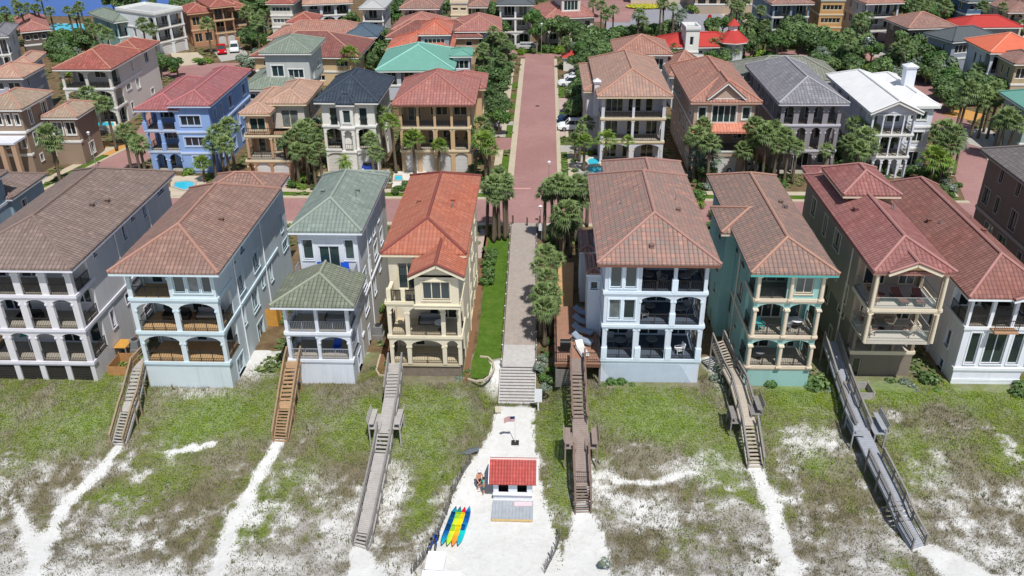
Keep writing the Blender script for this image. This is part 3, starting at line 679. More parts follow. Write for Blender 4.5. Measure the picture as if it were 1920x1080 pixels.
def pool(label,pts,z=3.0,edge=.35,th=.18):
    o=thing('swimming_pool',label,'pool',(0,0,0)); c=[sum(p[i] for p in pts)/len(pts) for i in (0,1)]; mb=MB()
    out=[(c[0]+(p[0]-c[0])*(1+edge/max(.5,math.hypot(p[0]-c[0],p[1]-c[1]))),c[1]+(p[1]-c[1])*(1+edge/max(.5,math.hypot(p[0]-c[0],p[1]-c[1])))) for p in pts]; n=len(pts)
    for i in range(n):
        j=(i+1)%n; a,b,c_,d=pts[i],pts[j],out[j],out[i]; mb.poly([(a[0],a[1],z+th),(d[0],d[1],z+th),(c_[0],c_[1],z+th),(b[0],b[1],z+th)]); mb.poly([(d[0],d[1],z-.1),(c_[0],c_[1],z-.1),(c_[0],c_[1],z+th),(d[0],d[1],z+th)]); mb.poly([(a[0],a[1],z+th),(b[0],b[1],z+th),(b[0],b[1],z-.0),(a[0],a[1],z-.0)])
    mb.build('coping',CON2 if th<.3 else CREAMF,o,uv=False); w=MB(); w.poly([(p[0],p[1],z+th-.08) for p in pts]); w.build('water_surface',POOL,o,uv=False)
pool('turquoise pool between the two left brown roofs',pxp([(326,350),(330,342),(350,340),(364,343),(362,352),(345,356)],3.1))
pool('bright blue pool beside the brown roofed pale blue house',pxp([(1102,326),(1104,313),(1140,312),(1144,326)],3.1))
pool('small round spa above the bright blue pool',pxp([(1101,302),(1108,297),(1120,297),(1126,303),(1120,309),(1105,309)],3.3),th=.4)
pool('little teal plunge pool behind the red roofed cream house',pxp([(740,338),(742,330),(752,330),(754,338)],3.1))
pool('long narrow pool on the terrace of the white arcaded house',pxp([(146,238),(147,231),(213,232),(215,239)],3.6),th=.9)
pool('large club pool by the bay',pxp([(92,57),(97,44),(156,45),(160,56),(140,60),(112,60)],3.1))
# ---------------- front row of houses
RT_BR=tiles(C(146,120,108),C(132,108,97),C(162,134,121)); RT_OR=tiles(C(162,120,102),C(146,106,92),C(178,134,112)); RT_GN=tiles(C(132,150,138),C(122,140,128),C(150,166,152),gap_dark=.3); RT_GN2=tiles(C(128,136,110),C(118,126,100),C(142,150,124),gap_dark=.7)
RT_RD=tiles(C(204,102,58),C(190,90,50),C(212,116,72),gap_dark=.25); RT_MX=tiles(C(174,122,106),C(148,130,120),C(198,140,114),cell=.36,row=.44,gap_dark=.6); RT_MX2=tiles(C(160,122,108),C(140,118,108),C(184,134,108),cell=.36,row=.44,gap_dark=.6)
RT_PK=tiles(C(170,96,88),C(154,84,78),C(184,112,102),gap_dark=.5); RT_R8=tiles(C(160,98,84),C(144,86,74),C(178,110,92),gap_dark=.5); RT_GY=tiles(C(126,116,114),C(112,104,102),C(140,130,126))
CAP_OR=paint(dsat(C(186,128,104),.72,.92),.8); CAP_BR=paint(dsat(C(140,114,102),.72,.92),.8); CAP_GN=paint(dsat(C(150,165,150),.72,.92),.8); CAP_RD=paint(dsat(C(150,66,52),.72,.92),.8); CAP_PK=paint(dsat(C(190,124,114),.72,.92),.8); CAP_MX=paint(dsat(C(186,130,114),.72,.92),.8); CAP_O2=paint(dsat(C(192,136,108),.72,.92),.8)
w1=stucco(C(212,210,214)); 
h=House('beach_house','lilac white beach house with long brown tile roof and tiers of arches',(-47.2,61.25,3),0,w1,paint(C(222,220,230)),side='R',seed=3)
vt=[('V',.05+i*.24,.05+i*.24+.19,{'h0':.75}) for i in range(4)]
h.block(0,9.2,0,20.6,-.8,[Sx(2.7,0,vt),Sx(3.2,3.2,even('A',4,.055,.065)),Sx(3.2,3.2,even('A',4,.055,.065)),Sx(2.65,3.2,even('A',4,.055,.065,{'r':.25}))],roof=dict(mat=RT_BR,cap=CAP_BR,p=.43,ov=.7,ends=('hip','hip')))
h.block(-1.6,-.01,13,20.5,-.8,[Sx(3.3),Sx(3.3),Sx(3.3)],band=False,roof=dict(mat=RT_BR,cap=CAP_BR,p=.4,ov=.6))
w2=stucco(C(202,215,221)); t2=paint(C(204,222,230))
h=House('beach_house','pale blue beach house with salmon tile roof and arched porches beside the lilac white one',(-33.15,60.55,3),0,w2,t2,railm=DARKM,side='R',seed=8,)
h.floorm=concrete(C(205,170,125))
h.block(0,7.1,0,16.2,-.8,[Sx(3.3,0,[]),Sx(2.95,3.4,even('A',2,.045,.06)),Sx(3.1,3.4,even('A',2,.045,.06)),Sx(2.6,2.6,[('A',.045,.47,{'r':.3}),('W',.53,.66,{'h0':.55,'h1':2.15}),('W',.69,.82,{'h0':.55,'h1':2.15}),('W',.85,.96,{'h0':.55,'h1':2.15})],open='L')],roof=dict(mat=RT_OR,cap=CAP_OR,p=.5,ov=.85))
h.block(1.2,7.0,16.21,20.5,-.8,[Sx(3.3),Sx(3.1),Sx(3.1),Sx(2.3)],band=False,roof=dict(mat=RT_OR,cap=CAP_OR,p=.45,ov=.7,ridge='x'))
w3=stucco(C(214,220,230)); w3s=stucco(C(205,203,198)); t3=paint(C(222,228,238))
h=House('beach_house','narrow white beach house with green grey tile roof and a lower porch roof in front',(-21.2,61.45,3),0,w3,t3,railm=paint(C(150,155,165)),side='R',seed=12)
h.block(0,5.35,0,4.2,-.8,[Sx(3.15,0,[]),Sx(2.65,3.2,[('O',.05,.47),('A',.52,.95)]),Sx(2.75,3.2,even('O',2,.05,.05),skind='O')],roof=dict(mat=RT_GN2,cap=paint(dsat(C(150,158,132),.74,.92),.8),p=.36,ov=.75,ends=('hip','gable'),ridge='y'))
h.block(.0,5.4,4.22,17.6,-.8,[Sx(3.15),Sx(2.65),Sx(2.75)],wallm=w3s)
h.block(.3,5.4,5.6,17.5,7.762,[Sx(4.0,0,[('W',.06,.24,{'h0':1.2,'h1':3.1}),('D',.33,.68),('W',.77,.93,{'h0':1.2,'h1':3.1})])],wallm=w3,band=False,roof=dict(mat=RT_GN,cap=CAP_GN,p=.55,ov=.62))
h.block(2.2,5.4,17.52,19.4,-.8,[Sx(3.15),Sx(2.65),Sx(2.75),Sx(3.6)],wallm=w3s,band=False,roof=dict(mat=RT_GN,cap=CAP_GN,p=.5,ov=.6,ridge='x'))
railing(h,Fr((5.35,4.4),(0,1),7.78),0,1.1,0); railing(h,Fr((0,5.55),(0,-1),7.78),0,1.1,0)
w4=stucco(C(220,209,184)); t4=paint(C(226,216,190))
h=House('beach_house','cream beach house with orange red tile roof and gabled bay window left of the boardwalk',(-12.85,62.6,3),0,w4,t4,side='R',seed=21)
h.floorm=concrete(C(215,200,170))
h.block(.15,6.0,.2,3.4,-.8,[Sx(2.1,0,[])],wallm=wood(C(122,112,100)),band=False)
ar=[('C',.05,.24),('A',.30,.73),('C',.79,.95)]
h.block(0,6.1,0,3.4,1.3,[Sx(2.8,3,ar),Sx(3.25,3,ar)])
h.block(0,6.1,3.42,19.2,-.8,[Sx(2.1),Sx(2.8),Sx(3.25)],band=False)
h.block(0,6.1,2.2,19.2,7.35,[Sx(3.45,0,[('D',.12,.38)])],band=False,roof=dict(mat=RT_RD,cap=CAP_RD,p=.47,ov=.5))
h.block(2.55,6.1,-.75,2.19,7.35,[Sx(2.95,0,[('W',.17,.8,{'h0':.65,'h1':2.3})])],wallm=w4,band=False)
h.roof(2.75,6.08,-.75,6,7.35+2.9,mat=RT_RD,cap=CAP_RD,p=.5,ov=.6,ends=('gable','gable'),gw=w4)
m=MB(); m.box(2.45,6.2,-.88,-.752,7.2,7.5); m.box(2.4,6.25,-.95,-.752,7.501,7.6); m.build('molding',t4,h.e)
railing(h,Fr((.1,.1),(1,0),7.36),.35,1.15,0,lod=0); railing(h,Fr((.1,.1),(1,0),7.36),1.5,2.4,0,lod=0)
for q in ((.05,.4,.05,.4,7.352,8.5),(1.25,1.6,.05,.4,7.352,8.5),(.05,.35,.41,2.1,7.352,8.2)): m=MB(); m.box(*q); m.build('pier',t4,h.e)
w5=stucco(C(206,217,230)); t5=paint(C(214,228,242))
h=House('beach_house','pale blue white beach house with mixed clay tile roof beside the brown deck',(5.0,62.4,3),0,w5,t5,side='L',seed=31)
h.floorm=concrete(C(96,108,124))
h.block(0,8.2,.0,18.0,-.8,[Sx(3.05,0,[]),Sx(3.3,4,even('O',3,.045,.06)),Sx(3.1,4,[('W',.05,.165,{'h0':.55,'h1':2.4}),('W',.195,.31,{'h0':.55,'h1':2.4}),('A',.365,.66,{'r':.4}),('A',.705,.955,{'r':.4})],open='R'),Sx(2.75,4,[('W',.05,.165,{'h0':.35,'h1':2.4}),('W',.195,.31,{'h0':.35,'h1':2.4}),('O',.36,.665,{'top':.05}),('O',.70,.965,{'top':.05})],open='R')],roof=dict(mat=RT_MX,cap=CAP_MX,p=.47,ov=.75,ends=('hip','hip'),fascia=paint(C(120,80,66))))
h.block(1.6,8.18,18.01,22.3,-.8,[Sx(3.05),Sx(3.3),Sx(3.1),Sx(2.74)],band=False)
h.roof(1.6,8.18,12,22.2,11.32,mat=RT_MX,cap=CAP_MX,p=.44,ov=.73,ridge='y')
h.block(-1.1,-.01,4.5,8.0,-.8,[Sx(3.05),Sx(3.3),Sx(2.4,0,[('W',.2,.8)])],band=False,roof=dict(mat=RT_MX,cap=CAP_MX,p=.2,ov=.2))
h.block(-1.3,-.01,14,18.5,-.8,[Sx(3.05),Sx(3.3)],band=False,roof=dict(mat=RT_MX,cap=CAP_MX,p=.2,ov=.25))
m=MB(); z=2.25
for zz,us in ((2.25,(.0225,.3625,.6725,.975)),(5.55,(.6825,)),(8.65,(.6825,))):
    for u in us: m=MB(); m.box(8.2*u-.24,8.2*u+.24,-.14,.3,zz+.02,zz+1.15); m.build('pier',t5,h.e)
lt=MB()
for i in range(60):
    x=-.0+i*.14; 
    if x+1.5<8.2: lt.beam((x,-.05,-.6),(x+1.5,-.05,1.9),.03,.012,up=(0,1,0)); lt.beam((x+1.5,-.07,-.6),(x,-.07,1.9),.03,.012,up=(0,1,0))
lt.build('lattice',t5,h.e,uv=False)
w6=stucco(C(146,192,186)); t6=paint(C(222,206,184))
h=House('beach_house','turquoise beach house with cream columns and weathered clay tile roof',(16.95,62.05,3),0,w6,t6,side='L',seed=44,surround=False)
h.block(0,5.35,0,20,-.8,[Sx(2.75,0,[]),Sx(2.95,3,even('A',2,.06,.08)),Sx(3.4,3,even('A',2,.06,.08)),Sx(2.55,3,[('O',.07,.46),('W',.58,.84,{'h0':.55,'h1':1.95})],open='L')],roof=dict(mat=RT_MX2,cap=CAP_O2,p=.45,ov=.75,fascia=paint(C(90,170,165))))
h.block(-1.0,-.01,8.0,12.5,-.8,[Sx(2.75),Sx(2.95),Sx(3.4),Sx(2.2)],band=False)
h.roof(-1.0,2.5,8,12.5,10.6,mat=RT_MX2,cap=CAP_O2,p=.4,ov=.6,ridge='x',ends=('hip','gable'))
m=MB()
for zz,hh,us in ((1.95,2.15,(.03,.5,.97)),(4.9,2.6,(.03,.5,.97)),(8.3,2.2,(.03,.52,.97))):
    for u in us:
        x=5.35*u; m=MB(); m.cyl((x,-.13,zz+.1),(x,-.13,zz+hh-.1),.17,.145,14); m.box(x-.22,x+.22,-.35,.05,zz+.02,zz+.14); m.box(x-.21,x+.21,-.34,.05,zz+hh-.12,zz+hh); m.build('column',t6,h.e,uv=False)
w7=stucco(C(168,152,132)); t7=paint(C(222,208,184)); 
h=House('beach_house','beige beach house with rose tile roof, rooftop tower and glass railed sun terraces',(25.75,61.9,3),0,w7,t7,railm=paint(C(150,150,145)),side='L',seed=52)
h.floorm=concrete(C(214,206,194))
h.block(.4,5.6,2.0,19.5,-.8,[Sx(3.2,0,[('D',.06,.2)]),Sx(2.55,1.5,even('O',3,.05,.05),rail=False)],wallm=stucco(C(136,124,110)))  # base wall colour darkened to carry the shade under the terraces
h.block(0,5.6,-.7,19.5,4.97,[Sx(3.0,3.6,[('O',.07,.93,{'top':.3})],glass=True,skind='O'),Sx(3.35,4.2,[('O',.07,.93,{'top':.12})],glass=True,skind='O')],roof=dict(mat=RT_PK,cap=CAP_PK,p=.5,ov=.35,fascia=paint(C(150,110,100))))
h.roof(1.1,4.5,-.95,3.0,4.97+6.38,mat=RT_PK,cap=CAP_PK,p=.42,ov=.35,ends=('gable','gable'),gw=stucco(C(214,180,120)))
h.block(1.2,5.1,11.5,17.2,11.3,[Sx(1.55,0,[])],wallm=stucco(C(176,158,120)),band=False,roof=dict(mat=RT_PK,cap=CAP_PK,p=.52,ov=.6))
h.block(.8,3.6,19.51,22.0,-.8,[Sx(3.2),Sx(2.55),Sx(3.0),Sx(3.2)],band=False,roof=dict(mat=RT_PK,cap=CAP_PK,p=.4,ov=.6,ridge='x'))
m=MB()
for x in (.15,5.45):
    for zz,hh in ((5.0,2.6),(8.0,3.1)): m=MB(); m.cyl((x,-.78,zz),(x,-.78,zz+hh),.15,.13,12); m.build('column',t7,h.e,uv=False)
w8=stucco(C(226,230,240)); t8=paint(C(232,236,244))
h=House('beach_house','white beach house with dark red tile roof and open top porch at the right edge',(34.55,62.9,3),0,w8,t8,side='L',seed=61)
h.block(0,5.6,0,23,-.8,[Sx(2.3,0,[]),Sx(3.95,0,[('T',.12,.27),('T',.36,.66),('T',.74,.9)]),Sx(3.0,3.6,even('O',3,.04,.05),skind='O')],roof=dict(mat=RT_R8,cap=CAP_PK,p=.62,ov=.75))
h.roof(3.0,6.3,-.8,3.0,8.45,mat=RT_R8,cap=CAP_PK,p=.36,ov=.3,ends=('gable','gable'),gw=w8)
m=MB()
for i in range(5): m.box(-.04-.01*(i%2),5.64+.01*(i%2),-.09,-.03,-.78+i*.26,-.78+i*.26+.22)
m.build('siding',t8,h.e); m=MB(); m.box(1.9,3.8,-1.0,-.13,5.42,5.56); m.build('balcony_floor',wood(C(176,140,110)),h.e); railing(h,Fr((1.9,-.95),(1,0),5.57),0,1.9,0)
w9=stucco(C(128,108,98)); h=House('beach_house','brown beach house with grey brown tile roof cut off by the right edge',(46.0,62.5,3),0,w9,paint(C(150,140,135)),side='L',seed=67)
h.block(0,7.0,0,25.5,-.8,[Sx(3.6),Sx(3.1),Sx(3.1),Sx(2.7)],roof=dict(mat=RT_GY,cap=paint(dsat(C(130,120,116),.74,.92),.8),p=.45,ov=.75))
w0=stucco(C(136,160,176)); h=House('beach_house','blue grey house cut off by the left edge, brown roof stepping down',(-65.5,66,3),0,w0,paint(C(200,208,216)),side='R',seed=70)
h.block(0,7.6,0,20,-.8,[Sx(4.0),Sx(3.2),Sx(3.0)],roof=dict(mat=RT_BR,cap=CAP_BR,p=.4,ov=.6),back=True)
h.block(1,7.9,20.01,26.5,-.8,[Sx(4.0),Sx(3.5)],roof=dict(mat=RT_BR,cap=CAP_BR,p=.4,ov=.5))

def extras():
    r=random.Random(31)
    HS=[o for o in bpy.data.objects if o.name.startswith('beach_house') and o.parent is None]
    for o in HS:
        rs=[c for c in o.children if c.name.startswith('roof')]
        rs.sort(key=lambda c:-len(c.data.polygons)*0-(c.dimensions.x*c.dimensions.y)); c=rs[0]
        P=[p for p in c.data.polygons if p.normal.z>.5 and p.area>20]
        for k in range(4):
            p=r.choice(P); vs=[c.data.vertices[i].co for i in p.vertices]; w=[r.uniform(.5,1) for _ in vs]; s=sum(w); q=sum((v*(a/s) for v,a in zip(vs,w)),Vector())
            mb=MB()
            if k%2: mb.cyl(q-Vector((0,0,.1)),q+Vector((0,0,.42)),.05,.05,8); nm='vent_pipe'
            else: mb.box(q.x-.16,q.x+.16,q.y-.16,q.y+.16,q.z-.1,q.z+.22); mb.box(q.x-.21,q.x+.21,q.y-.21,q.y+.21,q.z+.221,q.z+.27); nm='roof_vent'
            mb.build(nm,c.data.materials[0] if k%2==0 else GREYM,c,uv=False)
extras()
def pipe(h,x,y0,z0,z1,m):
    mb=MB(); mb.beam((x,y0,z0),(x,y0,z1),.1,.1,up=(0,1,0)); mb.build('downpipe',m,h,uv=False)
for nm,x,y,z1,m in (('beach_house',9.3,8,10.4,WHITE),('beach_house',9.3,15,10.4,WHITE),('beach_house.001',7.2,4.4,10.3,WHITE),('beach_house.001',7.2,12,10.3,WHITE),('beach_house.002',5.52,9,11,WHITE),('beach_house.003',6.2,8,10,CREAMF),('beach_house.005',-.1,6,10,CREAMF),('beach_house.006',-.1,4.5,11,CREAMF),('beach_house.007',-.1,5,8,WHITE)): pipe(bpy.data.objects[nm],x,y,-.7,z1,m)
# ---------------- second row
def mk(FL,FRt,Bk,ze,wall_,trim,label,seed,ov=.7,lod=1,side=None,name='house',railm=None):
    loc,ang,w,d=placed(FL,FRt,Bk,ze,ov); h=House(name,label,loc,ang,stucco(wall_),trim,lod=lod,side=side,seed=seed,railm=railm); h.W=w; h.D=d; h.ZE=ze-3; return h
RD2=tiles(C(186,108,94),C(174,96,84),C(200,124,108),gap_dark=.45,cell=.42,row=.5); RD3=tiles(C(176,84,66),C(160,76,60),C(192,100,76),gap_dark=.35,cell=.42); PK2=tiles(C(178,96,98),C(164,86,88),C(190,108,106),gap_dark=.35,cell=.42); TN=tiles(C(200,150,118),C(188,138,108),C(212,164,130),gap_dark=.35,cell=.42); TN2=tiles(C(178,148,118),C(164,134,106),C(190,160,130),gap_dark=.35,cell=.42)
BK=tiles(C(58,74,92),C(50,64,82),C(70,86,104),gap_dark=.5,cell=.42); MX3=tiles(C(190,138,114),C(166,130,116),C(204,150,116),gap_dark=.4,cell=.42); OR3=tiles(C(186,124,100),C(168,112,94),C(200,136,108),gap_dark=.5,cell=.42); GY3=tiles(C(140,138,146),C(124,122,132),C(158,156,162),gap_dark=.5,cell=.42)
WH3=flatroof(C(246,246,244,1.0)); TEAL=flatroof(C(110,176,158)); ORR=tiles(C(212,104,66),C(200,92,56),C(222,120,80),gap_dark=.25,cell=.5); BRD=flatroof(C(206,56,48)); GG=tiles(C(132,148,128),C(122,138,120),C(146,160,140),gap_dark=.4,cell=.42); MAR=tiles(C(150,84,74),C(138,76,66),C(164,96,84),gap_dark=.4,cell=.42); BRN=tiles(C(166,118,102),C(150,106,92),C(180,132,112),gap_dark=.4,cell=.42); SLT=flatroof(C(96,104,108)); DBL=flatroof(C(86,108,124)); LGR=flatroof(C(190,192,190)); OLV=tiles(C(138,140,122),C(126,128,112),C(150,152,134),gap_dark=.4,cell=.42); ORL=flatroof(C(236,112,72))
WT=paint(C(236,236,232)); CT=paint(C(226,208,176)); LV=paint(C(206,204,214))
cO=paint(dsat(C(206,130,100),.74,.92),.8)
def stk(n,H,gr,up,k,d=3.0,top=None,b=0.0,ex=None):
    g=(H-b)/n; L=[]
    for i in range(n):
        kd=gr if i==0 else (top if (top and i==n-1) else up); hh=g+(b if i==0 else 0)
        if kd=='win': f=even('W',k,.08,.12)
        elif kd=='gar': f=even('g',k,.07,.08)
        elif kd=='none': f=[]
        else: f=even(kd,k,.05,.06)
        L.append(Sx(hh,d if kd in('A','O','C') else 0,f,rail=(i>0)))
    return L
# white arcaded house
h=mk((98,130),(208,130),(285,95),12.3,C(218,213,203)[:3]+(1,),WT,'tall white house with red roof and two wide arches on each floor at left',101)
h.block(0,h.W,0,h.D,0,stk(3,h.ZE-.1,'A','A',2,3.5),roof=dict(mat=RD3,cap=cO,p=.42))
h.block(h.W*.35,h.W-.02,h.D+.01,h.D+7,0,stk(3,h.ZE-.2,'none','none',2),band=False,roof=dict(mat=RD3,cap=cO,p=.4))
m=MB(); m.box(-.2,h.W+.6,-3.4,-.28,.02,.55); m.build('terrace',TERR,h.e)
# powder blue
h=mk((250,207),(335,207),(420,150),11.8,C(142,176,230),paint(C(196,212,240)),'powder blue house with rose roof, porches at left and triple windows at right',102)
Wd=h.W+4.6; b=h.W
h.block(0,b,0,h.D,0,[Sx(2.9,2,[('C',.16,.45),('C',.55,.9)],rail=False),Sx(2.95,3,[('O',.05,.42),('O',.52,.92)]),Sx(2.9,3,[('O',.05,.42),('O',.52,.92)])],roof=dict(mat=PK2,cap=paint(dsat(C(206,110,110),.74,.92),.8),p=.42,ov=.7))
h.block(b+.01,Wd,-.6,h.D+3,0,[Sx(2.9,0,[('T',.3,.7)]),Sx(2.95,0,[('W',.15,.75,{'h0':.9})]),Sx(3.6,0,[('W',.12,.72,{'h0':.8,'h1':2.2})])],roof=dict(mat=PK2,cap=paint(dsat(C(206,110,110),.74,.92),.8),p=.42,ov=.6))
m=MB()
for zz in (2.9,5.85):
    for u in (.02,.47,.96): m=MB(); m.box(b*u-.28,b*u+.28,-.12,.26,zz+.05,zz+1.1); m.build('pier',h.w,h.e)
# tan
h=mk((440,217),(505,217),(570,168),12.0,C(200,160,125),CT,'peach house with pale clay roof, arched garages and stepped terraces',103)
h.block(0,h.W+3,-.9,8,0,[Sx(3.0,0,[('C',.02,.15,{'norail':1}),('g',.2,.5),('g',.56,.9)])],wallm=stucco(C(176,132,98)))
h.block(0,h.W+2.2,0,9,3.0,[Sx(3.1,2.6,[('O',.06,.6),('O',.66,.95)])])
h.block(0.2,h.W,.6,h.D,6.1,[Sx(h.ZE-6.2,0,[('W',.14,.86,{'h0':.5,'h1':2.2})])],roof=dict(mat=TN,cap=paint(dsat(C(210,160,130),.74,.92),.8),p=.42,ov=.6))
h.block(h.W+.01,h.W+4.2,3.2,h.D+1.5,6.1,[Sx(h.ZE-5.6,0,[('D',.25,.8)])],wallm=stucco(C(210,200,190)),roof=dict(mat=TN,cap=paint(dsat(C(210,160,130),.74,.92),.8),p=.42,ov=.6))
railing(h,Fr((0,-.2),(1,0),6.12),.1,h.W+2,0,lod=1)
# black roof white house
h=mk((588,190),(708,191),(730,145),13,C(232,230,222),WT,'white house with dark blue black roof and pointed central bay',104)
W_=h.W
h.block(0,W_,0,h.D,0,[Sx(3.2,0,[('g',.03,.38),('g',.6,.92)]),Sx(3.3,2.6,[('A',.05,.34),('A',.66,.95)]),Sx(3.3,0,[('D',.14,.29),('D',.7,.86)])],roof=dict(mat=BK,cap=paint(dsat(C(66,82,100),.74,.92),.8),p=.55,fascia=WT))
h.block(W_*.37,W_*.62,-.9,-.01,0,[Sx(3.2,0,[]),Sx(3.3,.6,[('C',.2,.8)],open=''),Sx(3.15,0,[('W',.2,.8,{'h0':.6})])],roof=dict(mat=BK,cap=paint(dsat(C(66,82,100),.74,.92),.8),p=1.5,ov=.35,fascia=WT,ends=('hip','hip')))
railing(h,Fr((0,-.1),(1,0),6.55),.2,W_*.35,0,lod=1); railing(h,Fr((0,-.1),(1,0),6.55),W_*.65,W_-.2,0,lod=1)
# red roof tan house
h=mk((735,198),(890,198),(905,150),12.5,C(206,172,128),CT,'tan house with large brick red roof and dark porches left of the brick street',105)
h.block(0,h.W,0,h.D,0,[Sx(3.1,0,even('g',4,.05,.06)),Sx(3.2,3,even('O',4,.04,.06)),Sx(3.2,3,even('O',4,.04,.035))],roof=dict(mat=RD2,cap=paint(dsat(C(196,110,96),.74,.92),.8),p=.5,ov=.8,fascia=paint(C(120,84,64))))
h.block(h.W*.55,h.W+.9,h.D+.01,h.D+6.5,0,stk(3,h.ZE-1,'none','none',2),band=False,roof=dict(mat=RD2,cap=paint(dsat(C(196,110,96),.74,.92),.8),p=.42,ov=.7))
# right of street
h=mk((1120,181),(1262,181),(1240,110),12.8,C(214,214,222),CT,'pale house with mottled clay roof and cream columns right of the brick street',106)
h.block(0,h.W,0,h.D,0,[Sx(3.3,3,even('A',2,.04,.08),rail=False),Sx(3.3,3,even('O',2,.05,.04)),Sx(h.ZE-6.7,3,even('O',2,.05,.04))],roof=dict(mat=MX3,cap=paint(dsat(C(206,140,110),.74,.92),.8),p=.46,ov=.75))
h.block(-1.6,-.01,7,h.D+1.5,0,stk(3,h.ZE-1.3,'none','none',2),band=False,roof=dict(mat=MX3,cap=paint(dsat(C(206,140,110),.74,.92),.8),p=.3,ov=.6))
chimney(h,-.5,3.5,6,10.6,.7)
# pinkish arch gable
h=mk((1295,192),(1430,192),(1318,122),13,C(190,164,146),WT,'dusty pink house with salmon roof and big half round window in its gable',107,side='L')
W_=h.W
h.block(0,W_,0,h.D,0,[Sx(3.2,0,[('G',.3,.8)]),Sx(3.4,2.8,[('O',.05,.95)]),Sx(h.ZE-6.7,0,[('W',.07,.2),('T',.3,.7),('W',.8,.93)])],roof=dict(mat=OR3,cap=cO,p=.5,ov=.7,fascia=paint(C(206,170,150))))
h.roof(W_*.24,W_*.76,-.25,4.5,h.ZE+.4,mat=OR3,cap=cO,p=.85,ov=.45,ends=('gable','gable'))
F=Fr((W_*.26,-.33),(1,0),h.ZE-6.7+6.6-3.0)
window(h,F,W_*.14,W_*.36,3.05,4.25,.0+W_*.11,lod=1,panes=1)
m=MB(); m.poly([(-.3,-1.6,6.35),(W_+.3,-1.6,6.35),(W_+.0,.05,7.1),(0,.05,7.1)]); m.box(-.3,W_+.3,-1.6,-1.5,6.1,6.33); m.build('awning_roof',tiles(C(232,130,90),C(222,118,80),C(240,146,104),gap_dark=.3,cell=.42),h.e)
# gray arcades
h=mk((1460,195),(1595,195),(1400,122),12.8,C(150,144,150),LV,'grey house with slate tile roof and rows of tall round arches',108,side='L')
h.block(0,h.W,0,h.D,0,[Sx(3.3,2,even('A',3,.05,.06),rail=False),Sx(3.5,2.6,even('C',4,.06,.09)),Sx(h.ZE-6.9,2.6,even('C',4,.06,.09))],roof=dict(mat=GY3,cap=paint(dsat(C(176,174,180),.74,.92),.8),p=.5,ov=.65,fascia=LV))
# white right
h=mk((1632,213),(1735,213),(1622,140),12.0,C(222,226,238),WT,'white house with bright white roof, open gable and chimney tower at right',109,side='L')
W_=h.W
h.block(0,W_,0,h.D,0,[Sx(3.0,2.4,even('C',5,.03,.04,),rail=False),Sx(3.0,2.8,even('O',4,.04,.03)),Sx(h.ZE-6.1,2.8,even('O',4,.04,.03))],roof=dict(mat=WH3,p=.45,ov=.6,ends=('gable','hip')))
h.block(W_+.01,W_+3.6,3.4,h.D,0,[Sx(3.0,0,[('T',.2,.8)]),Sx(3.0,0,[('W',.2,.8)]),Sx(h.ZE-6.2,0,[('W',.2,.8)])],roof=dict(mat=WH3,p=.42,ov=.6))
chimney(h,W_+2.2,h.D*.55,h.ZE-.3,h.ZE+3.3,1.35)
# ---------------- houses farther back
ncount=0
def far(FL,FRt,Bk,ze,n,wall_,roofm,label,gr='none',up='O',k=2,cap=None,p=.42,ov=.7,trim=None,top=None,flat=False,side=None,extra=None,ends=('hip','hip'),d=2.4,lod=2,ridge=None):
    global ncount; ncount+=1
    h=mk(FL,FRt,Bk,ze,C(*wall_),trim or WT,label,200+ncount,ov=ov,lod=lod,side=side)
    rf=dict(mat=roofm,ends='flat') if flat else dict(mat=roofm,cap=cap,p=p,ov=ov,ends=ends,ridge=ridge)
    h.block(0,h.W,0,max(h.D,6),0,stk(n,h.ZE-.2,gr,up,k,d,top=top),roof=rf,band=n>1)
    if extra: extra(h)
    return h
co=paint(dsat(C(200,136,110),.74,.92),.8)
far((33,60),(95,54),(15,35),8.6,2,(112,100,92),RD2,'small brown house with rust roof beside the club pool',up='win',k=3,cap=co,side='L')
far((-30,70),(16,67),(6,47),10,2,(222,222,226),GY3,'white walled house with grey roof at the left edge near the club pool',gr='A',up='A')
far((-40,146),(43,145),(82,125),11.5,3,(176,176,190),TN,'lilac grey house with sand coloured roof at the left edge',up='win',k=2,cap=co)
far((20,120),(62,118),(104,100),12,3,(176,176,190),TN,'rear wing house with sand coloured roof behind the lilac grey one',up='win',k=2,cap=co)
def tanx(h):
    h.block(h.W+.8,h.W+4.6,4.6,10.5,0,stk(2,6.9,'none','win',2),roof=dict(mat=TN2,cap=co,p=.4,ov=.7))
    m=MB(); m.box(h.W*.1,h.W*.98,-3.2,-.02,5.5,5.75); m.build('awning',paint(C(214,216,226)),h.e)
    
    for u in (.2,.6,.93): m=MB(); m.box(h.W*u-.3,h.W*u+.3,-3.1,-2.5,0,5.48); m.build('porch_post',stucco(C(188,156,124)),h.e)
far((-50,204),(40,204),(100,171),12.6,3,(156,134,114),TN2,'brown tan house with flat awning above the orange driveway',gr='none',up='win',k=4,cap=co,extra=tanx,lod=1)
far((213,41),(262,34),(172,23),9.6,2,(150,196,196),GG,'teal house with sage green roof and double balcony',up='O',k=2,side='L')
far((287,30),(350,17),(257,10),11.3,3,(226,230,234),LGR,'white modernist house with flat roof deck and white garage',gr='gar',up='O',k=2,flat=True,side='L')
far((393,14),(442,9),(358,-6),11.3,3,(182,134,100),RD3,'orange brown house with red roof above the red pickup',gr='gar',up='O',k=2,cap=cO,side='L',trim=paint(C(214,180,140)),
 extra=lambda h:(h.block(-4.5,-.01,2,9,0,stk(2,7,'win','win',2),roof=dict(mat=RD3,cap=cO,p=.4,ov=.6)),h.block(h.W+.01,h.W+3.6,2,9,0,stk(2,7,'win','O',1),roof=dict(mat=RD3,cap=cO,p=.4,ov=.6))))
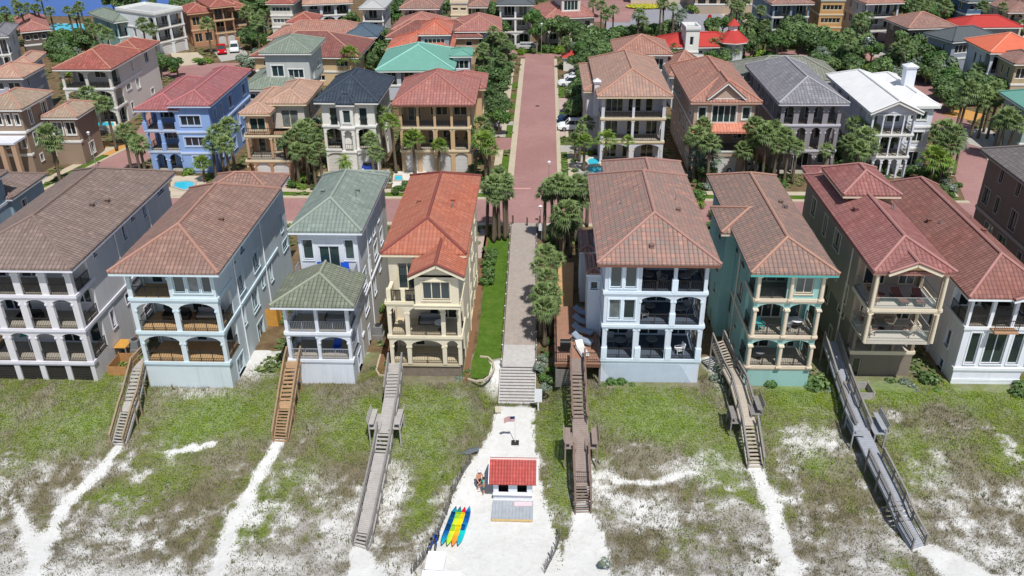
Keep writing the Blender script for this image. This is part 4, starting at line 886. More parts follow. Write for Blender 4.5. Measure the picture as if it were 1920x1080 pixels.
far((497,6),(550,6),(575,-14),10.8,3,(222,218,206),RD3,'narrow ivory house with balconies and curved side walls',gr='none',up='win',k=1,cap=co)
far((566,8),(662,4),(690,-12),10.5,3,(204,208,216),TN,'wide pale grey house with round arches at the top of the photo',gr='A',up='A',k=3,cap=co)
far((500,72),(690,72),(672,50),8.6,2,(170,150,140),OR3,'broad low house with grey beige ribbed roof',up='win',k=4,cap=co,ridge='x')
far((467,105),(672,107),(672,74),8.4,2,(214,184,140),MAR,'beige house under a broad maroon roof',gr='win',up='win',k=4,cap=co,ridge='x')
far((536,42),(590,42),(590,30),10.5,2,(190,160,140),RD3,'small house with bright rust roof poking above the beige ribbed roof',up='win',k=2,cap=cO)
def gx(h):
    h.block(h.W*.35,h.W+.8,2.2,h.D,5.2,[Sx(5.0,0,[('W',.12,.4,{'h0':1.2,'h1':3}),('W',.5,.85,{'h0':1,'h1':2.4})])],wallm=stucco(C(196,200,196)),roof=dict(mat=GG,cap=paint(dsat(C(150,164,144),.74,.92),.8),p=.38,ov=.7))
far((446,167),(575,167),(590,130),8.2,2,(196,200,194),GG,'pale house with two stepped sage green roofs behind the peach house',up='win',k=3,extra=gx,lod=1)
far((672,15),(722,15),(745,-2),11,3,(232,232,228),LGR,'white house with pale grey roof and front balcony balustrade',gr='A',up='O',k=1)
far((640,68),(707,68),(722,50),9,2,(74,110,146),DBL,'deep blue house with slate blue roof',up='O',k=2,side='R')
far((748,15),(824,15),(832,-4),11,3,(206,196,190),BRN,'mauve beige house with brown roof and twin arches',gr='A',up='A',k=2,cap=co)
far((838,7),(882,7),(884,-12),12,4,(222,208,176),LGR,'tall flat topped cream tower house',up='win',k=2,flat=True,trim=CT)
far((876,12),(915,12),(916,-4),11,3,(216,204,176),BRN,'cream house with small brown roof joined beside the cream tower',gr='none',up='O',k=1,cap=co)
far((930,8),(1002,8),(1004,-10),11.6,3,(232,232,230),SLT,'white house with slate roof and glazed balconies above the end of the red brick street',gr='A',up='O',k=2)
far((733,56),(835,56),(828,34),9,2,(176,150,134),RD2,'house with rose brown hip roof in the middle distance',up='win',k=3,cap=co)
far((722,70),(905,69),(895,48),8.5,2,(186,160,134),MAR,'long house with dull red brown roof behind the orange roofed one',up='win',k=5,cap=co,ridge='x')
far((852,58),(942,57),(930,34),9.5,2,(196,196,200),RD2,'house with pinkish tile roof beside the trees of the brick street',up='win',k=3,cap=co)
far((722,96),(850,95),(848,70),8.2,2,(220,196,150),ORR,'house with vivid orange tiled roof and raised orange pavilion',up='win',k=2,cap=paint(dsat(C(226,96,50),.74,.92),.8),extra=lambda h:h.block(h.W*.52,h.W-.2,1.5,h.D,5.1,[Sx(2.6,0,[('W',.1,.85)])],wallm=stucco(C(150,160,170)),roof=dict(mat=ORR,cap=paint(dsat(C(226,96,50),.74,.92),.8),p=.55,ov=.5)))
far((703,132),(853,131),(845,92),8.3,2,(190,196,206),TEAL,'house with mint green roof behind the brick red roof',up='O',k=4,cap=paint(C(150,205,190),.6),p=.4,extra=lambda h:h.block(h.W+.01,h.W+3.0,5,9.5,0,stk(2,6.3,'none','win',1),roof=dict(mat=TEAL,p=.3,ov=.5)))
far((1022,34),(1122,30),(1118,8),9,2,(220,206,200),RD2,'pink roofed white house with a glazed upper room',gr='O',up='win',k=4,cap=co,extra=lambda h:h.block(h.W*.32,h.W*.72,1.2,h.D,5.6,[Sx(4.4,0,[('W',.12,.88,{'h0':1.4,'h1':3.4})])],wallm=stucco(C(226,214,206)),roof=dict(mat=RD2,cap=co,p=.35,ov=.5)))
far((1152,101),(1262,101),(1240,76),10.5,2,(222,226,232),OR3,'white house with dusty brown roof directly behind the mottled clay roof',up='win',k=2,cap=co,ridge='x')
far((1255,143),(1330,143),(1318,108),8.5,2,(206,206,206),OR3,'low house with red brown roof tucked between two taller roofs',up='win',k=2,cap=co,ridge='x')
def rb(h):
    h.block(h.W*.26,h.W*.44,-1.5,2.6,0,[Sx(3.8,0,[('W',.25,.75)]),Sx(3.9,0,[('W',.3,.6,{'h0':1.2,'h1':2.8})])],wallm=stucco(C(232,230,224)),roof=dict(mat=LGR,ends='flat'))
    mb=MB(); cx,cy=h.W*.93,.8; mb.cyl((cx,cy,0),(cx,cy,5.2),2.3,2.3,8); mb.build('turret_wall',stucco(C(210,214,214)),h.e,uv=False)
    mb=MB(); mb.cyl((cx,cy,5.2),(cx,cy,5.35),3.2,3.2,8); mb.build('fascia',WT,h.e,uv=False); mb=MB(); mb.cyl((cx,cy,5.351),(cx,cy,7.3),3.2,.9,8); mb.build('turret_roof',BRD,h.e,uv=False)
    mb=MB(); mb.cyl((cx,cy,7.1),(cx,cy,8.2),.85,.85,8); mb.build('lantern',WT,h.e,uv=False); mb=MB(); mb.cyl((cx,cy,8.2),(cx,cy,9.4),1.25,.05,8); mb.build('lantern_roof',BRD,h.e,uv=False)
far((1240,88),(1392,86),(1384,68),7.6,2,(228,228,224),BRD,'white house with bright red roof, square tower and round turret',up='win',k=5,ridge='x',extra=rb)
far((1447,7),(1528,6),(1408,-18),11.2,3,(126,146,166),BRN,'blue grey house with paired white porch columns',gr='A',up='O',k=2,cap=co,side='L')
far((1536,2),(1593,2),(1524,-14),11.3,3,(206,160,100),LGR,'ochre house with stacked balconies and white french doors',up='win',k=1,flat=True,side='L',trim=CT)
far((1388,150),(1588,150),(1370,117),11,3,(150,156,160),OLV,'house with broad olive grey roof behind the slate tile roof',up='win',k=3,cap=paint(dsat(C(150,152,134),.74,.92),.8),side='L')
far((1624,6),(1697,4),(1600,-16),11.7,3,(206,208,220),OR3,'white three storey house with arched carport at upper right',gr='A',up='O',k=1,cap=co,side='L')
far((1703,53),(1798,50),(1678,34),9.2,2,(126,112,108),BRN,'brown walled house with taupe hip roof at upper right',gr='none',up='win',k=2,cap=co,side='L')
far((1815,3),(1872,2),(1765,-14),11,3,(84,116,148),SLT,'dark blue house with white window frames at the top right',up='win',k=3,side='L')
far((1806,51),(1920,50),(1780,38),9.2,2,(150,160,168),BRD,'house with bright red hip roof at the upper right edge',up='win',k=3,side='L')
far((1787,78),(1882,70),(1755,60),9.5,2,(150,160,172),SLT,'house with charcoal roof between the red and the orange roofs',up='win',k=2,side='L')
far((1857,98),(1975,98),(1788,73),10.5,2,(212,216,224),ORL,'white house with bright orange roof at the right edge',gr='A',up='A',k=3,cap=paint(dsat(C(240,140,100),.74,.92),.8),side='L')
far((1902,119),(1970,119),(1878,104),10,2,(186,166,130),BRN,'house with taupe roof cut by the right edge below the orange roof',up='win',k=2,side='L')
far((1925,205),(2000,206),(1886,172),10.5,3,(150,170,166),TEAL,'house with pale teal roof cut by the right edge',up='win',k=2,side='L')
far((1890,22),(1960,22),(1872,2),10.5,3,(214,198,176),BRN,'cream arcaded house in the top right corner',gr='A',up='A',k=2,side='L')
far((360,2),(400,2),(420,-10),8,2,(200,200,200),BRN,'half hidden house behind the orange brown one',up='win',k=2)
far((1180,-30),(1300,-30),(1290,-50),8,2,(205,190,170),BRN,'pink beige house beyond the round flower bed',up='win',k=3)
far((1300,-12),(1420,-12),(1410,-40),8,2,(180,160,140),BRN,'brown clubhouse beyond the wide grey road',up='O',k=5)
# ---------------- walkways over the dunes
WGR=wood(C(168,164,160)); WGD=wood(C(132,128,124)); WBR=wood(C(142,128,120)); WTN=wood(C(166,136,106)); WBG=wood(C(176,166,152)); WGO=wood(C(196,146,70)); DKB=wood(C(158,120,100))
def walkway(label,nodes,width,dm,rm,pm=None,rails='LR',mesh=False,raih=1.0,tread=.32,gap=True):
    """nodes: (point, kind of the stretch that follows: 'flat' or 'stair')"""
    pts=[Vector(n[0]) for n in nodes]; o=thing('boardwalk',label,'boardwalk',pts[0]); inv=pts[0]; pm=pm or rm
    fl=MB(); stp=MB(); 
    def off(i,s):
        d=Vector((0,0,0))
        for j in (i-1,i):
            if 0<=j<len(pts)-1: v=pts[j+1]-pts[j]; d+=Vector((v.x,v.y,0)).normalized()
        d.normalize(); n=Vector((-d.y,d.x,0)); return pts[i]-inv+n*s*width/2
    for i in range(len(pts)-1):
        a0,a1,b0,b1=off(i,1),off(i,-1),off(i+1,1),off(i+1,-1); L=(pts[i+1]-pts[i]).length; Z=Vector((0,0,1))
        if nodes[i][1]=='flat':
            n=max(1,int(L/.16))
            for k in range(n):
                t0,t1=k/n,(k+.9)/n; p,q,r_,s_=a0.lerp(b0,t0),a1.lerp(b1,t0),a1.lerp(b1,t1),a0.lerp(b0,t1); fl.hexa([p-Z*.04,q-Z*.04,r_-Z*.04,s_-Z*.04,p,q,r_,s_])
            for s0,s1 in ((a0,b0),(a1,b1)): fl.beam(s0-Z*.14,s1-Z*.14,.06,.18)
        else:
            dz=abs(pts[i].z-pts[i+1].z); n=max(2,round(dz/.17)); n=max(n,int(L/.4))
            for k in range(n):
                t0=k/n; t1=t0+min(.8/n,tread*1.0/L); zz=(a0.z+(b0.z-a0.z)*(k+.5)/n); p,q,r_,s_=[Vector((v.x,v.y,zz)) for v in (a0.lerp(b0,t0),a1.lerp(b1,t0),a1.lerp(b1,t1),a0.lerp(b0,t1))]
                stp.hexa([p-Z*.05,q-Z*.05,r_-Z*.05,s_-Z*.05,p,q,r_,s_])
            for s0,s1 in ((a0,b0),(a1,b1)): stp.beam(s0-Z*.12,s1-Z*.12,.06,.26)
    fl.build('deck',dm,o,uv=False); stp.build('steps',dm,o,uv=False)
    for sd,s in (('L',1),('R',-1)):
        if sd not in rails: continue
        rb_=MB(); 
        for i in range(len(pts)-1):
            if len(nodes[i])>2 and sd in nodes[i][2]: continue
            a,b=off(i,s),off(i+1,s); Z=Vector((0,0,1)); L=(b-a).length
            rb_.beam(a+Z*raih,b+Z*raih,.14,.05); rb_.beam(a+Z*raih*.45,b+Z*raih*.45,.04,.12)
            if not mesh: rb_.beam(a+Z*raih*.75,b+Z*raih*.75,.04,.12)
            else:
                k=int(L/.13)
                for j in range(k): c=a.lerp(b,j/k); rb_.beam(c+Z*.1,c+Z*(raih-.03),.03,.03,up=(1,0,0))
            n=max(1,round(L/1.9))
            for j in range(n+1 if i==len(pts)-2 else n):
                c=a.lerp(b,j/n); w=c+inv; g=terrain(w.x,w.y)-inv.z-.3
                pb=MB(); pb.beam((c.x,c.y,min(g,c.z-.3)),(c.x,c.y,c.z+raih+.02),.11,.11,up=(1,0,0)); pb.build('post',pm,o,uv=False)
        rb_.build('railing',rm,o,uv=False)
    return o
def N(px,py,off,kind='flat',skip=''): 
    p=hit(px,py,off); return (p,kind,skip)
def NZ(px,py,z,kind='flat',skip=''): return (at(px,py,z),kind,skip)
walkway('steep grey wooden stairway down the dune between the lilac white and pale blue houses',[NZ(283,668,4.9,'flat'),NZ(262,690,4.7,'stair'),N(247,752,1.5,'flat'),N(240,772,1.3,'stair'),N(222,836,.02,'flat')],1.15,WGR,wood(C(150,132,108)),rails='LR')
walkway('tan wooden stairway down the dune from the narrow white house',[NZ(553,668,5.3,'flat'),NZ(548,690,5.25,'stair'),N(538,752,1.5,'flat'),N(536,766,1.35,'stair'),N(526,829,.02,'flat')],1.15,WTN,wood(C(150,126,100)))
walkway('long grey wooden walkway with side benches down the dune from the cream house',[NZ(742,680,4.35,'flat'),NZ(740,697,4.3,'stair'),N(734,745,1.5,'flat','R'),N(722,812,1.5,'stair'),N(716,850,.95,'flat'),N(684,1000,.75,'stair'),N(676,1028,.02,'flat')],1.15,WGR,WGD)
walkway('reddish brown walkway with gate and side benches down the dune from the brown deck',[NZ(1083,672,5.25,'flat'),NZ(1083,697,5.2,'stair'),N(1087,785,1.9,'flat'),N(1088,800,1.85,'flat','LR'),N(1089,850,1.6,'flat'),N(1092,912,1.3,'stair'),N(1093,962,.02,'flat')],1.15,WBR,wood(C(118,98,88)))
walkway('grey beige stairway and bench landing beside the turquoise house',[NZ(1345,640,5.7,'stair'),NZ(1367,690,4.0,'flat'),N(1384,722,1.2,'flat'),N(1396,765,1.2,'flat','L'),N(1404,798,1.1,'stair'),N(1416,878,.02,'flat')],1.2,WBG,WGD,pm=WGD)
walkway('long grey walkway with baluster railings running from the beige house to the beach',[NZ(1556,640,5.4,'flat'),NZ(1580,715,3.5,'flat'),N(1598,765,1.2,'flat'),N(1618,812,1.1,'flat','LR'),N(1640,860,1.2,'flat'),N(1680,940,1.0,'stair'),N(1695,978,.7,'flat'),N(1722,1026,.05,'flat')],1.15,wood(C(148,152,160)),WGD,mesh=True)
# public boardwalk
BW=wood(C(162,152,144),along='y'); BW2=wood(C(184,181,178),along='y')
o=thing('boardwalk','wide public boardwalk leading from the red brick street to the beach steps','boardwalk',(-2.0,80,3.1))
fl=MB(); fl2=MB(); y=64.3
while y<95.4: c=-1.98-.01*(y-64); (fl2 if y<67.8 else fl).box(c+2.0-1.45-.01*(y-64)*0,c+2.0+1.45,y-80,y-80+.155,-.05,.05+.0*random.random()); y+=.17
fl.build('deck',BW,o,uv=False); fl2.build('deck',BW2,o,uv=False)
st=MB(); nst=12
for k in range(nst):
    y=64.28-3.2*(k+1)/nst; z=3.12-1.62*(k+.9)/nst; st.box(-1.6,1.45,y-80,y-80+.235,z-3.1-.06,z-3.1)
for x in (-1.62,1.47): st.beam((x,64.3-80,-.1),(x,61.1-80,-1.72),.07,.25)
st.build('steps',BW2,o,uv=False)
st=MB()
for k in range(nst):
    y=64.28-3.2*(k+1)/nst; z=3.12-1.62*(k+.9)/nst; st.box(-1.59,1.44,y-80+.01,y-80+.04,z-3.1-.22,z-3.1-.061)
st.build('risers',WGD,o,uv=False)
for sx in (-1,1):
    y=64.5
    while y<95:
        pb=MB(); x=sx*1.52-.01*(y-64); pb.box(x-.05,x+.05,y-80-.05,y-80+.05,-.1,.62); pb.box(x-.06,x+.06,y-80-.06,y-80+.06,.621,.66,1); pb.build('post',[WGD,WHITE],o,uv=False); y+=2.4
    rb_=MB(); rb_.beam((sx*1.52,-15.6,.5),(sx*1.52-.3,15,.5),.04,.04); rb_.build('rope_rail',WGD,o,uv=False)
for i,x in enumerate((-3.6,-1.9,-.4)):
    mb=MB(); mb.cyl((0,0,0),(0,0,1.0),.09,.09,10); mb.cyl((0,0,1.0),(0,0,1.12),.12,.05,10); q=mb.build('bollard',wood(C(90,80,70)),None,(x,95.2 if i!=1 else 94.6,3.1)); tag(q,('left','middle','right')[i]+' wooden bollard where the boardwalk meets the brick street','bollard','bollards at the street end of the boardwalk')
def bench(label,p,rz,w,mat,d=.9,back=True,plat=True):
    o=thing('bench',label,'bench',p,rz); m=MB(); m.box(-w/2,w/2,-d/2,-d/2+.42,.42,.48); m.build('seat',mat,o,uv=False)
    if back:
        m=MB(); [m.box(-w/2,w/2,-d/2-.06-.04*i,-d/2-.02-.04*i,.5+.16*i,.62+.16*i) for i in range(3)]; m.build('backrest',mat,o,uv=False)
    if plat:
        m=MB(); k=int(w/.16); [m.box(-w/2+i*w/k,-w/2+(i+.9)*w/k,-d/2-.05,d/2,-.05,-.0) for i in range(k)]; m.build('platform',mat,o,uv=False)
    g=terrain(p[0],p[1])-p[2]-.2
    for sx in (-1,1):
        for sy in (-1,1):
            m=MB(); x=sx*(w/2-.06); y=sy*(d/2-.06)-.03; m.box(x-.05,x+.05,y-.05,y+.05,g if plat else -.01,.42 if sy<0 else -.02 if plat else .42); m.build('leg',mat,o,uv=False)
def bpx(label,px,py,off,side,mat,w=2.0):
    p=hit(px,py,off); bench(label,(p.x,p.y,p.z),(PI/2 if side=='R' else -PI/2)+.0,w,mat)
bpx('grey bench on the left side of the grey walkway below the cream house',706,790,1.45,'L',WGR); bpx('grey bench on the right side of the grey walkway below the cream house',743,790,1.45,'R',WGR)
bpx('brown bench on the left side of the reddish brown walkway',1070,826,1.7,'L',WBR); bpx('brown bench on the right side of the reddish brown walkway',1108,826,1.7,'R',WBR)
bpx('grey bench left of the landing beside the turquoise house',1378,782,1.15,'L',WGD,1.7); bpx('grey bench right of the landing beside the turquoise house',1414,764,1.2,'R',WGD,1.9)
bpx('grey platform bench left of the long walkway of the beige house',1603,802,1.15,'L',wood(C(150,154,160)),2.0); bpx('grey platform bench right of the long walkway of the beige house',1642,798,1.15,'R',wood(C(150,154,160)),2.2)
g=MB(); p=hit(1091,905,1.3)
for i in range(8): g.box(-.5+i*.14,-.48+i*.14,-.01,.01,.05,1.0)
g.box(-.52,.52,-.02,.02,.98,1.03); g.box(-.52,.52,-.02,.02,.04,.08); tag(g.build('gate',DARKM,None,p,uv=False),'black baluster gate across the reddish brown walkway','gate')
# ---------------- H5's deck, small timber structures
o=thing('deck','brown timber sun deck left of the pale blue white house','deck',(1.1,61.7,5.2))
m=MB(); k=0
while k*.15<3.75: m.box(k*.15,k*.15+.14,0,9.8,-.05,0); k+=1
m.build('deck_boards',DKB,o,uv=False); m=MB(); m.box(0,3.8,-.04,-.002,-.35,-.05); m.box(-.04,-.002,0,9.8,-.35,-.05); m.build('rim_board',wood(C(110,80,66)),o,uv=False)
for x in (.05,1.2,2.5,3.7):
    for y in (.1,4.8,9.6): m=MB(); m.box(x,x+.14,y,y+.14,-2.5,-.06); m.build('post',WGD,o,uv=False)
m=MB(); [m.box(.1,1.2,.02,.06,-2.4+i*.2,-2.4+i*.2+.17) for i in range(9)]; m.build('skirt',wood(C(120,116,112)),o,uv=False)
class _H: pass
q=_H(); q.e=o; q.railm=DARKM; railing(q,Fr((0,0),(1,0),0),0,1.35,0); railing(q,Fr((0,0),(1,0),0),2.55,3.75,0); railing(q,Fr((0,9.8),(0,-1),0),.05,9.75,0)
def crate(label,name,cat,p,w,d,h,mat,rz=0):
    o=thing(name,label,cat,p,rz); 
    for s in range(4):
        m=MB(); F=[Fr((0,0),(1,0),0),Fr((w,0),(0,1),0),Fr((w,d),(-1,0),0),Fr((0,d),(0,-1),0)][s]; L=w if s%2==0 else d
        for i in range(int(h/.17)): m.lbox(F,.01,L-.01,0,.03,i*.17+.02,i*.17+.17)
        m.build('panel',mat,o,uv=False)
    for x in (0,w):
        for y in (0,d): m=MB(); m.box(x-.04,x+.05,y-.04,y+.05,0,h+.05); m.build('post',mat,o,uv=False)
crate('golden timber shower enclosure between the pale blue and narrow white houses','shower_enclosure','enclosure',at(500,612,3),1.1,1.1,2.0,WGO)
crate('low timber fence box beside the foot of the lilac white house','timber_enclosure','enclosure',at(208,712,2.6),1.6,2.2,1.4,wood(C(176,132,88)))
o=thing('landing','raised golden timber landing between the lilac white and pale blue houses','deck',at(212,652,4.3)); m=MB(); [m.box(0,1.1,i*.15,i*.15+.14,-.05,0) for i in range(10)]; m.build('deck_boards',WGO,o,uv=False)
for x in (0,1.0):
    for y in (0,1.4): m=MB(); m.box(x,x+.1,y,y+.1,-2,-.06); m.build('post',WGD,o,uv=False)
crate('small grey timber landing box at the walkway start beside the beige house','timber_landing','enclosure',at(1590,752,2.9),2.0,1.6,.9,WGR)
# ---------------- furniture
def lounger(label,p,rz,fm,cm,z0=0,group=None):
    o=thing('sun_lounger',label,'lounger',p,rz,group); m=MB(); m.box(-.33,.33,-.95,.35,.28,.40); m.build('seat',cm,o,uv=False)
    m=MB(); m.hexa([(-.33,.36,.28),(.33,.36,.28),(.33,.95,.66),(-.33,.95,.66),(-.33,.34,.40),(.33,.34,.40),(.33,.92,.78),(-.33,.92,.78)]); m.build('backrest',cm,o,uv=False)
    m=MB(); m.box(-.36,-.331,-.95,.95,.22,.28); m.box(.331,.36,-.95,.95,.22,.28); m.box(-.33,.33,-.98,-.951,.22,.28); m.build('frame',fm,o,uv=False)
    for x in (-.33,.29):
        for y in (-.85,.7): m=MB(); m.box(x,x+.05,y,y+.05,0,.22); m.build('leg',fm,o,uv=False)
    return o
def chair(label,p,rz,fm,cm,s=1.0):
    o=thing('chair',label,'chair',p,rz); o.scale=(s,s,s); m=MB(); m.box(-.3,.3,-.3,.3,.38,.47); m.build('seat',cm,o,uv=False); m=MB(); m.hexa([(-.3,.26,.47),(.3,.26,.47),(.3,.34,.47),(-.3,.34,.47),(-.3,.38,1.0),(.3,.38,1.0),(.3,.45,1.0),(-.3,.45,1.0)]); m.build('backrest',cm,o,uv=False)
    for x in (-.33,.29): m=MB(); m.box(x,x+.05,-.3,.3,.6,.65); m.box(x,x+.05,-.3,-.25,.38,.6); m.build('armrest',fm,o,uv=False)
    for x in (-.3,.25):
        for y in (-.3,.25): m=MB(); m.box(x,x+.05,y,y+.05,0,.38); m.build('leg',fm,o,uv=False)
    return o
def table(label,p,r,h,tm,lm):
    o=thing('table',label,'table',p); m=MB(); m.cyl((0,0,h-.04),(0,0,h),r,r,16); m.build('tabletop',tm,o,uv=False); m=MB(); m.cyl((0,0,.03),(0,0,h-.04),.04,.04,8); m.build('pedestal',lm,o,uv=False); m=MB(); m.cyl((0,0,0),(0,0,.03),r*.5,r*.5,12); m.build('foot',lm,o,uv=False)
def sofa(label,p,rz,fm,cm,w=1.8):
    o=thing('sofa',label,'sofa',p,rz); m=MB(); m.box(-w/2,w/2,-.35,.3,.22,.45); m.build('seat',cm,o,uv=False); m=MB(); m.box(-w/2,w/2,.301,.45,.22,.85); m.build('backrest',cm,o,uv=False)
    for x in (-w/2-.12,w/2): m=MB(); m.box(x,x+.12,-.35,.45,.1,.6); m.build('armrest',fm,o,uv=False)
    for x in (-w/2,w/2-.06):
        for y in (-.33,.36): m=MB(); m.box(x,x+.06,y,y+.06,0,.22); m.build('leg',fm,o,uv=False)
chair('blue adirondack chair left of the doors on the upper terrace of the narrow white house',(-19.0,66.2,10.8),PI*.95,BLUEF,BLUEF,1.15); chair('blue adirondack chair right of the doors on the upper terrace of the narrow white house',(-16.9,66.2,10.8),PI*1.05-PI,BLUEF,BLUEF,1.15)
bpy.data.objects['chair'].rotation_euler.z=0
z7=3+7.99+.03
lounger('brown cushioned lounger on the upper terrace, the left of the pair by the glass rail',(28.55,62.6,z7),.15,DARKM,BROWNF); lounger('brown cushioned lounger on the upper terrace, the right of the pair by the glass rail',(30.0,62.5,z7),-.1,DARKM,BROWNF)
chair('wicker chair nearest the corner of the upper glass railed terrace',(26.5,62.3,z7),2.4,BROWNF,wood(C(150,110,80)),1.1); chair('wicker chair farther back on the upper glass railed terrace',(26.6,63.6,z7),1.2,BROWNF,wood(C(150,110,80)),1.1); table('low wicker table between the chairs of the upper glass railed terrace',(27.2,62.9,z7),.3,.45,BROWNF,BROWNF)
z7=3+4.99+.03
for i,(x,y,rz,t) in enumerate(((26.6,62.2,2.2,'left front corner'),(29.8,62.3,-2.6,'right front corner'),(28.6,63.6,-1.8,'middle'),(27.2,64.4,.4,'shaded back left'))): chair('beige cushioned chair at the %s of the lower glass railed terrace'%t,(x,y,z7),rz,BROWNF,CREAMF,1.15)
table('round glass fire table on the lower glass railed terrace',(28.0,63.3,z7),.45,.5,GREYM,DARKM)
for i,(x,y,rz) in enumerate(((3.1,66.6,-.5),(3.2,68.2,-.5),(3.0,65.0,-.6),(3.3,69.8,-.45))): lounger(('second','third','nearest','farthest')[i]+' reclining grey lounger on the brown sun deck',(x+.5,y,5.2),rz+PI*.5,GREYM,paint(C(140,155,172)))
lounger('white lounger in front of the deck, headed toward the walkway stairs',(3.4,63.4,5.2),.3,WHITE,paint(C(214,212,206)))
o=thing('grill','black covered barbecue grill on the brown sun deck','grill',(2.0,63.6,5.2)); m=MB(); m.box(-.45,.45,-.3,.3,.35,.85); m.build('body',BLACK,o,uv=False); m=MB(); m.loft([[(x,.3*cos(t),.86+.3*sin(t)) for t in (0,.5,1,1.57,2.1,2.6,3.14)] for x in (-.45,.45)]); m.build('lid',BLACK,o,uv=False)
for x in (-.42,.38):
    for y in (-.28,.24): m=MB(); m.box(x,x+.05,y,y+.05,0,.35); m.build('leg',DARKM,o,uv=False)
zs5=(5.26,8.57,11.67)
fz=[(0,1.7,2.0,0,'left bay'),(0,4.4,2.2,.2,'middle bay'),(1,4.0,2.2,.3,'left'),(1,6.4,1.8,-.3,'right'),(2,3.6,1.8,.2,'left'),(2,6.6,1.6,-.2,'right')]
for f,x,y,rz,t in fz: table('small grey table in the %s of the pale blue white house porch, level %s'%(t,('one','two','three')[f]),(5+x,62.4+y,zs5[f]),.5,.7,GREYM,DARKM)
fz=[(0,.9,2.4,0),(0,2.6,2.4,.3),(0,6.6,1.0,-1.3),(1,3.4,1.2,.5),(1,7.0,2.2,-.6),(2,3.2,2.8,.4),(2,4.8,1.6,1.0),(2,7.2,2.6,-.8)]
for i,(f,x,y,rz) in enumerate(fz): chair('%s chair on the %s porch of the pale blue white house, %s'%('white' if i==2 else 'grey',('ground','middle','top')[f],('far left','left of centre','by the right railing','below the left arch','below the right arch','at the back left','near the middle column','at the right end')[i]),(5+x,62.4+y,zs5[f]),rz,WHITE if i==2 else GREYM,WHITE if i==2 else GREYM)
for i,(x,y,z,rz,w,t) in enumerate(((-17.2,63.2,10.8-2.75+.05-.0,0,1.8,'grey sofa on the upper porch of the narrow white house'),(-30.6,62.6,8.5,0,2.0,'dark sofa behind the left arch of the pale blue house'),(-27.9,62.8,8.5,0,2.0,'dark sofa behind the right arch of the pale blue house'),(-43.5,63.0,7.95,0,1.8,'grey sofa on the middle porch of the lilac white house'),(-9.6,64.6,7.13,0,1.7,'dark sofa behind the wide arch of the cream house'),(37.5,64.6,9.3,0,1.8,'grey sofa on the top porch of the white house at the right edge'))): sofa(t,(x,y,z),rz,DARKM,GREYM if i%2==0 else DARKM,w)
table('round white topped table behind the wide upper arch of the cream house',(-8.6,63.7,7.13),.5,.75,WHITE,DARKM); table('round table on the upper porch of the turquoise house',(21.0,63.4,8.0),.5,.72,WHITE,DARKM); table('dark round table on the ground porch of the turquoise house',(18.3,63.2,5.0),.45,.72,GREYM,DARKM)
chair('teal chair on the middle porch of the turquoise house, left bay',(17.9,63.0,8.0),.4,TEALF,TEALF); chair('grey chair on the middle porch of the turquoise house, right bay',(20.2,63.0,8.0),-.4,GREYM,GREYM); chair('dark blue chair in the lower right bay of the narrow white house',(-17.4,62.8,5.4),0,BLUEF,BLUEF)
# parasol on lilac house
o=thing('parasol','turquoise and white parasol behind a ground floor arch of the lilac white house','parasol',(-44.2,62.9,4.95)); m=MB(); m.cyl((0,0,0),(0,0,2.4),.03,.03,8); m.build('pole',WHITE,o,uv=False); m=MB()
for i in range(8):
    a,b=i*PI/4,(i+1)*PI/4; m.poly([(0,0,2.45),(1.1*cos(a),1.1*sin(a),2.0),(1.1*cos(b),1.1*sin(b),2.0)],i%2)
m.build('canopy',[TEALF,WHITE],o,uv=False)
# ---------------- kiosk
kz=hit(961,955).z; ky=aty(961,938,50.6)[1]; kx=-2.05
RK=tiles(C(214,60,46),C(204,52,38),C(224,80,64),cell=.22,row=.3,gap_dark=.45); wk=stucco(C(226,230,238))
o=thing('kiosk','white beach kiosk with bright red tile roof and two serving hatches','kiosk',(kx,50.45,kz))
m=MB(); z0=0
wall(m,Fr((-1.45,0),(1,0),0),2.9,1.75,.1,[(.38,1.12,.74,1.62,0),(1.78,2.5,.74,1.62,0)]); wall(m,Fr((1.45,.1),(0,1),0),2.3,1.75,.1,[]); wall(m,Fr((1.45,2.5),(-1,0),0),2.9,1.75,.1,[]); wall(m,Fr((-1.45,2.4),(0,-1),0),2.3,1.75,.1,[]); m.build('wall',wk,o)
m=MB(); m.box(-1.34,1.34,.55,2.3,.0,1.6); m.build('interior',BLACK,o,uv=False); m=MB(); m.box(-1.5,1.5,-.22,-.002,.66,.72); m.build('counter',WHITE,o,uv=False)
m=MB(); [m.box(-1.46+i*.01*0,1.46,-.03,-.004,.02+j*.16,.02+j*.16+.15) for j,i in enumerate(range(4))]; m.build('cladding',WHITE,o,uv=False)
m=MB(); Y0,Ym,Y1,Z0,Z1=-.36,1.25,2.75,1.86,2.9
for a,b,c,d in ((Y0,Z0,Ym,Z1),): m.poly([(-1.75,a,b),(1.75,a,b),(1.75,c,d),(-1.75,c,d)]); m.poly([(1.75,Y1,Z0),(-1.75,Y1,Z0),(-1.75,Ym,Z1),(1.75,Ym,Z1)]); m.poly([(-1.75,Y0,Z0-.08),(-1.75,Ym,Z1-.08),(1.75,Ym,Z1-.08),(1.75,Y0,Z0-.08)]); m.poly([(-1.75,Y0,Z0-.08),(1.75,Y0,Z0-.08),(1.75,Y0,Z0),(-1.75,Y0,Z0)])
r_=m.build('roof',RK,o); m=MB(); m.cyl((-1.76,Ym,Z1+.02),(1.76,Ym,Z1+.02),.07,.07,6); m.build('ridge_cap',paint(C(232,190,184)),r_,uv=False)
m=MB(); [m.beam((x,Y0,Z0-.03),(x,Ym,Z1-.03),.05,.14) for x in (-1.78,1.78)]; [m.beam((x,Y1,Z0-.03),(x,Ym,Z1-.03),.05,.14) for x in (-1.78,1.78)]; m.build('fascia',WHITE,r_,uv=False)
m=MB()
